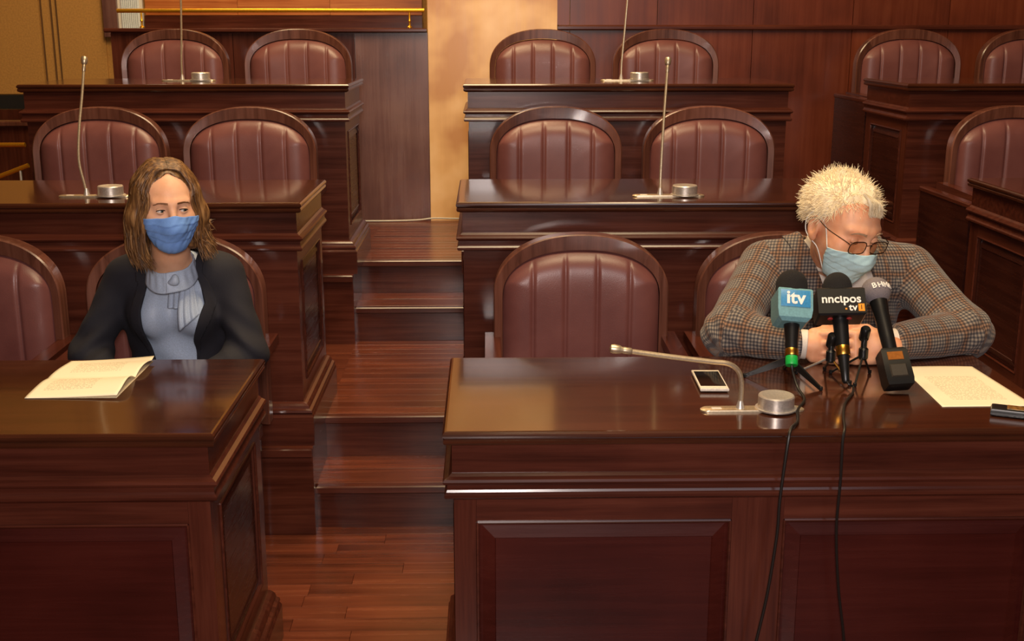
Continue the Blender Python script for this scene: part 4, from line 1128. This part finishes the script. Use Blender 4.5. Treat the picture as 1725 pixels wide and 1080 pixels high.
# microphone with the black flag
t, L = mic('microphone with wide black lettered flag, middle one of the three', (.812, 2.555, .800), (.818, 2.690, .998), -.10)
m = MB(); m.lathe([(.006, -.03), (.0085, -.026), (.0100, .0), (.0130, .03), (.0150, .045), (.0175, .11), (.019, .13)], 24); local(t, 'handle', m, M_black)
m = MB(); m.lathe([(.0148, .034), (.0158, .036), (.0160, .056), (.0150, .058)], 24); local(t, 'gold_ring', m, M_goldring)
foam(t, .165, L, .0335, M_foam)
m = MB(); m.stack(-.054, .054, -.036, .036, [(-.004, .122), (0, .126), (0, .186), (-.004, .190)]); fl_ = local(t, 'mic_flag', m, M_black, False)
TM = lambda x, z: Matrix.Translation((x, -.0364, z)) @ Matrix.Rotation(PI/2, 4, 'X')
text_mesh('lettering', 'nncιpos', .0285, M_letter, fl_, TM(-.001, .160), bold=.0006)
text_mesh('lettering', 'tv', .024, M_letter, fl_, TM(.024, .139), bold=.0005)
m = MB(); m.stack(.036, .050, .130, .148, [(0, -.0362), (0, -.0368)], 'Y'); local(fl_, 'orange_badge', m, M_orange, False)
text_mesh('lettering', '1', .016, M_black, fl_, Matrix.Translation((.043, -.0370, .139)) @ Matrix.Rotation(PI/2, 4, 'X'))
m = MB(); m.stack(.0065, .0105, .134, .138, [(0, -.0362), (0, -.0368)], 'Y'); local(fl_, 'orange_dot', m, M_orange, False)
for x in (-.025, .018):
    m = MB(); m.lathe([(.0001, 0), (.006, 0), (.006, .002), (.0001, .002)], 14, (x, -.012, .1195)); local(fl_, 'red_mark', m, M_led, False)
bpy.context.view_layer.update()
cable(t, [(.812, 2.540, .782), (.816, 2.53, .774), (.826, 2.53, .768), (.812, 2.49, .7650), (.775, 2.42, .7650), (.745, 2.33, .7650), (.726, 2.258, .7645), (.718, 2.240, .74), (.718, 2.236, .66), (.717, 2.236, .55), (.730, 2.236, .42), (.752, 2.236, .28), (.765, 2.235, .08), (.80, 2.22, .006), (.95, 2.15, .004)], .0028)
# microphone with the grey ball and plug-on transmitter
t, L = mic('microphone with round grey foam ball and boxy black transmitter, rightmost of three', (.917, 2.520, .803), (.900, 2.672, .988), .0)
m = MB(); m.lathe([(.014, .045), (.0155, .05), (.0165, .09), (.0175, .15), (.021, .185), (.020, .20)], 24); local(t, 'handle', m, M_black)
m = MB(); r_ = .0335; m.lathe([(r_*math.sin(q), L-r_-r_*math.cos(q)) for q in np.linspace(.12, PI-.02, 22)], 32); fb = local(t, 'foam_windscreen', m, M_gfoam)
for k, ch in enumerate('BHMA'):
    az = (-.40+.42*k); el = .02
    R_ = Matrix.Rotation(az, 4, 'Z') @ Matrix.Rotation(-el+.0, 4, 'X') @ Matrix.Translation((0, -r_-.0002, 0)) @ Matrix.Rotation(PI/2, 4, 'X') @ Matrix.Rotation(.15, 4, 'Z')
    text_mesh('lettering', ch, .019, M_letter, fb, Matrix.Translation((0, 0, L-r_)) @ R_, bold=.0003)
m = MB(); m.stack(-.031, .031, -.022, .022, [(-.010, -.038), (-.002, -.034), (0, -.02), (-.001, .048), (-.006, .056)]); tb = local(t, 'transmitter', m, M_black, False)
m = MB(); m.stack(-.018, .018, .024, .044, [(0, -.0215), (-.001, -.0228)], 'Y'); local(tb, 'display', m, plain('amber_display', (150, 92, 40), .2), False)
m = MB(); m.stack(-.020, .020, -.018, .014, [(0, -.021), (-.003, -.0245)], 'Y'); local(tb, 'battery_door', m, plain('dark_grey_plastic', (52, 46, 38), .5), False)
# tripods
def tripod(label, hub, feet, blade=None, mats=None, clamp=.05):
    hub = Vector(hub); t = empty('tripod', (hub.x, hub.y, ZD), label, 'tripod', 'table tripods under the press microphones'); h = hub.z-ZD
    m = MB(); m.lathe([(.008, h-.012), (.011, h-.008), (.011, h+.014), (.007, h+.018), (.007, h+clamp)], 16); local(t, 'hub', m, M_black)
    m = MB(); m.lathe([(.009, -.018), (.0115, -.014), (.0115, .014), (.009, .018)], 14, (0, 0, h+clamp), Matrix.Rotation(.45, 4, 'X')); local(t, 'clamp', m, M_black)
    for k, (fx, fy) in enumerate(feet):
        a = Vector((0, 0, h)); b = Vector((fx-hub.x, fy-hub.y, .004)); mt = (mats or [M_black]*3)[k]; m = MB()
        if blade:
            d = (b-a); s_ = Vector((-d.y, d.x, 0)).normalized(); u = d.cross(s_).normalized(); w0, w1 = blade
            v = []
            for p, w_ in ((a, w0), (a+d*.45, (w0+w1)*.55), (b, w1)):
                for sx, sz in ((-.5, -.5), (.5, -.5), (.5, .5), (-.5, .5)): v.append(p+s_*sx*.005+u*sz*w_)
            f = [(3, 2, 1, 0), (8, 9, 10, 11)]+[(i*4+q, i*4+(q+1) % 4, i*4+4+(q+1) % 4, i*4+4+q) for i in range(2) for q in range(4)]; m.add(v, f)
        else: m.tube([a, b], .0026, 8)
        lg = local(t, 'leg', m, mt, not blade)
        m = MB(); m.lathe([(.003, -.004), (.0045, -.002), (.0045, .004), (.003, .006)], 10, tuple(b)); local(lg, 'rubber_foot', m, M_black)
    return t
tripod('black bladed table tripod under the blue-flag microphone', (.697, 2.605, .812), ((.602, 2.636), (.752, 2.528), (.712, 2.70)), (.018, .008), clamp=.045)
tripod('thin rod tripod with silver and gold legs under the middle microphone', (.795, 2.612, .815), ((.730, 2.66), (.832, 2.574), (.806, 2.69)), None, [M_silver, M_goldring, M_black], .04)
tripod('thin black rod tripod beside the transmitter microphone', (.874, 2.622, .818), ((.812, 2.66), (.838, 2.556), (.905, 2.66)), None, None, .05)

# conference microphones
def gooseneck(label, loc, path, base=(-.086, .138), cup=.077, rs_=.0042):
    t = empty('desk_microphone', loc, label, 'microphone', None)
    m = MB(); n = 14; x0, x1 = base; w_ = .0165; v = []
    out = [(x1-w_+w_*math.sin(q), -w_*math.cos(q)) for q in np.linspace(0, PI, n)]+[(x0+w_-w_*math.sin(q), w_*math.cos(q)) for q in np.linspace(0, PI, n)]
    k = len(out); cx = (x0+x1)/2
    for sc_, z in ((1, 0), (1, .003), (.97, .005)): v += [(cx+(x-cx)*sc_, y*sc_, z) for x, y in out]
    f = [(i*k+j, i*k+(j+1) % k, (i+1)*k+(j+1) % k, (i+1)*k+j) for i in range(2) for j in range(k)]+[tuple(range(k))[::-1], tuple(2*k+j for j in range(k))]
    m.add(v, f); local(t, 'base_plate', m, M_gold, False)
    m = MB(); m.lathe([(.044, .004), (.044, .0065), (.036, .0075), (.0385, .0076), (.0385, .032), (.0365, .0345), (.031, .0352), (.030, .0350), (.001, .0350)], 40, (cup, 0, 0)); local(t, 'speaker_cup', m, M_silver)
    m = MB(); m.stack(-.062, -.040, -.005, .005, [(0, .005), (-.001, .0062)]); local(t, 'talk_button', m, M_white, False)
    m = MB(); m.lathe([(.010, .004), (.0085, .010), (.0055, .022), (.0048, .026)], 16); local(t, 'socket', m, M_silver)
    P = catmull(path, 8); m = MB(); m.tube(P, rs_, 10); st = local(t, 'stem', m, M_gold)
    a, b = Vector(tuple(P[-2])), Vector(tuple(P[-1])); d = (b-a).normalized(); m = MB()
    m.tube([b-d*.004, b, b+d*.014, b+d*.018, b+d*.024, b+d*.036, b+d*.043, b+d*.045], [rs_*.9, rs_*1.35, rs_*1.35, rs_*1.25, .0095, .0105, .0085, .003], 14); local(t, 'capsule', m, M_gold)
    return t
gooseneck('bent gooseneck microphone with silver cup base, front right desk', (.540, 2.392, ZD), [(0, 0, .012), (0, 0, .06), (-.008, 0, .088), (-.03, .0, .104), (-.065, .002, .108), (-.13, .004, .116), (-.205, .006, .126), (-.238, .006, .131)], rs_=.0056)
sp_ = [(0, 0, .01), (-.004, .005, .05), (-.010, .02, .12)]
g2 = gooseneck('tall straight gooseneck microphone, second row right desk', (.534, 3.615, .76+RISE+.0002), [(0, 0, .012), (.002, .01, .08), (.012, .05, .22), (.026, .10, .375)])
gooseneck('tall straight gooseneck microphone, second row left desk above the woman', (-1.236, 3.64, .76+RISE+.0002), [(0, 0, .012), (-.006, .004, .04), (-.020, .015, .11), (-.020, .04, .20), (-.014, .075, .30), (-.010, .10, .378)], cup=.074)
gooseneck('tall gooseneck microphone, rear row right desk, top out of view', (.563, 5.02, .76+2*RISE+.0002), [(0, 0, .012), (.002, .004, .08), (.012, .012, .20), (.024, .02, .36)])
gooseneck('tall gooseneck microphone, rear row left desk, top out of view', (-1.27, 5.03, .76+2*RISE+.0002), [(0, 0, .012), (0, .004, .08), (.006, .012, .20), (.012, .02, .36)])

# telephones, recorder, papers
t = empty('mobile_phone', (.511, 2.590, ZD), 'white mobile phone lying screen up beside the bent gooseneck', 'phone', None, -.03)
m = MB(); m.stack(-.0325, .0325, -.074, .074, [(-.004, 0.003), (-.001, .0035), (0, .0055), (0, .0085), (-.001, .0102), (-.003, .0108)]); local(t, 'body', m, M_white, False)
m = MB(); m.stack(-.029, .029, -.056, .060, [(0, .0108), (-.0005, .0113)]); local(t, 'screen', m, M_glass, False)
m = MB(); m.stack(-.020, .020, -.05, .05, [(0, 0), (0, .003)]); local(t, 'case_pad', m, M_black, False)
t = empty('voice_recorder', (1.125, 2.335, ZD), 'black voice recorder lying at the right edge of the front desk', 'recorder', None, -.42)
m = MB(); m.stack(-.062, .075, -.022, .022, [(-.006, 0), (-.001, .003), (0, .010), (-.002, .016), (-.006, .018)]); local(t, 'body', m, M_black, False)
m = MB(); m.stack(-.03, .035, -.015, .015, [(0, .018), (-.001, .019)]); local(t, 'display', m, plain('mottled_amber', (110, 78, 42), .3, bscale=120, var=.5), False)
for x in (-.022, -.012):
    m = MB(); m.lathe([(.0001, -.0235), (.003, -.0235), (.003, -.0215), (.0001, -.0215)], 10, (x, 0, .010)); o = local(t, 'button', m, M_silver, False); o.matrix_local = Matrix.Translation((x, 0, .010)) @ Matrix.Rotation(-PI/2, 4, 'X') @ Matrix.Translation((-x, 0, -.010)) if False else Matrix.Identity(4)
def paper_mat(name, x0, x1, y0, y1, blocks):
    m, nt, b = new_mat(name); b.inputs['Roughness'].default_value = .7
    tc = N(nt, 'ShaderNodeTexCoord'); sep = N(nt, 'ShaderNodeSeparateXYZ'); nt.links.new(tc.outputs['Object'], sep.inputs[0])
    def step(sock, a, gt=True):
        n = N(nt, 'ShaderNodeMath', operation='GREATER_THAN' if gt else 'LESS_THAN'); n.inputs[1].default_value = a; nt.links.new(sock, n.inputs[0]); return n.outputs[0]
    def mul(a, c): n = N(nt, 'ShaderNodeMath', operation='MULTIPLY'); nt.links.new(a, n.inputs[0]); nt.links.new(c, n.inputs[1]); return n.outputs[0]
    f = N(nt, 'ShaderNodeMath', operation='MULTIPLY'); f.inputs[1].default_value = 1/.0085; nt.links.new(sep.outputs[1], f.inputs[0])
    fr = N(nt, 'ShaderNodeMath', operation='FRACT'); nt.links.new(f.outputs[0], fr.inputs[0]); ln = step(fr.outputs[0], .36, False)
    mp = N(nt, 'ShaderNodeMapping'); mp.inputs['Scale'].default_value = (260, 118, 1); nt.links.new(tc.outputs['Object'], mp.inputs['Vector'])
    no = N(nt, 'ShaderNodeTexNoise', i_Scale=1., i_Detail=1.); nt.links.new(mp.outputs[0], no.inputs['Vector']); wd = step(no.outputs[0], .46)
    tot = None
    for a, c, d_, e in blocks:
        q = mul(mul(step(sep.outputs[0], a), step(sep.outputs[0], c, False)), mul(step(sep.outputs[1], d_), step(sep.outputs[1], e, False)))
        if tot is None: tot = q
        else: n = N(nt, 'ShaderNodeMath', operation='MAXIMUM'); nt.links.new(tot, n.inputs[0]); nt.links.new(q, n.inputs[1]); tot = n.outputs[0]
    ink = mul(mul(ln, wd), tot); r = ramp(nt, [(0, (246, 232, 200)), (1, (196, 178, 146))]); nt.links.new(ink, r.inputs[0]); nt.links.new(r.outputs[0], b.inputs['Base Color'])
    return m
def sheet(par, name, Pf, mat, nu=24, nv=30, th=.0006):
    V = [Pf(i/nu, j/nv) for i in range(nu+1) for j in range(nv+1)]; F = [(i*(nv+1)+j, (i+1)*(nv+1)+j, (i+1)*(nv+1)+j+1, i*(nv+1)+j+1) for i in range(nu) for j in range(nv)]
    o = link(name, mesh_from(name, V, F, mat, True), par); md = o.modifiers.new('t', 'SOLIDIFY'); md.thickness = th; md.offset = 1; return o
t = empty('booklet', (-.925, 2.655, ZD), 'folded cream paper booklet lying open on the left front desk', 'booklet')
pm = paper_mat('printed_booklet', 0, 0, 0, 0, [(-.065, .055, .035, .115), (-.075, .035, -.115, -.015)])
def bk(u, v):
    y = -.150+.30*v; x = -.102+.204*u+.0025*math.sin(v*9)
    z = .016*max(0, math.sin(PI*min(1, (v-.48)/.52)))**1.0*.9 if v > .48 else .020*max(0, math.sin(PI*v/.50))**.8
    k = (u-.0)**1.6; return (x-.018*(v < .5)*math.sin(PI*min(1, v/.5))*0, y, .0008+z*(.35+.75*k)+(.012*(v-.9)*10*k if v > .9 else 0)+(.006*(1-v*12)*k if v < .083 else 0))
sheet(t, 'page', bk, pm)
sheet(t, 'cover', lambda u, v: (-.100+.200*u, -.148+.296*v, .0001), M_letter if False else plain('booklet_cover', (214, 196, 160), .6), 6, 6, .0004)
t = empty('paper_sheet', (1.085, 2.555, ZD), 'single printed cream sheet of paper before the man, right of the microphones', 'paper')
pm2 = paper_mat('printed_sheet', 0, 0, 0, 0, [(-.062, .06, -.105, .075)])
def ps(u, v):
    a = np.array((-.103, -.152)); b = np.array((.100, -.150)); c = np.array((-.088, .148)); d = np.array((.086, .156))
    q = (a*(1-u)+b*u)*(1-v)+(c*(1-u)+d*u)*v; return (q[0], q[1], .0006+.003*max(0, v-.85)*6*(1-u)+.0015*math.sin(u*3)*v)
sheet(t, 'page', ps, pm2)

# cable lying along the foot of the rear wall
c_ = MB(); c_.tube(catmull([(-.66, 6.045, 2*RISE+.005), (-.5, 6.04, 2*RISE+.006), (-.36, 6.052, 2*RISE+.008), (-.28, 6.058, 2*RISE+.016), (-.18, 6.058, 2*RISE+.014), (-.05, 6.058, 2*RISE+.012)], 6), .0045, 8)
tag(link('wall_cable', c_.mesh('wall_cable', M_greycab, True)), 'white cable running along the foot of the rear wall', 'cable')

# repeats share a group phrase
GR = {'chair': 'burgundy chairs in the assembly rows', 'desk': 'mahogany assembly desks', 'desk_microphone': 'gooseneck microphones on the desks',
      'microphone': 'press microphones before the man', 'row_end_panel': 'panels closing the far right seat rows', 'tripod': 'table tripods under the press microphones'}
for o in list(bpy.data.objects):
    k = o.name.split('.')[0]
    if o.parent is None and k in GR and o.get('category'): o['group'] = GR[k]
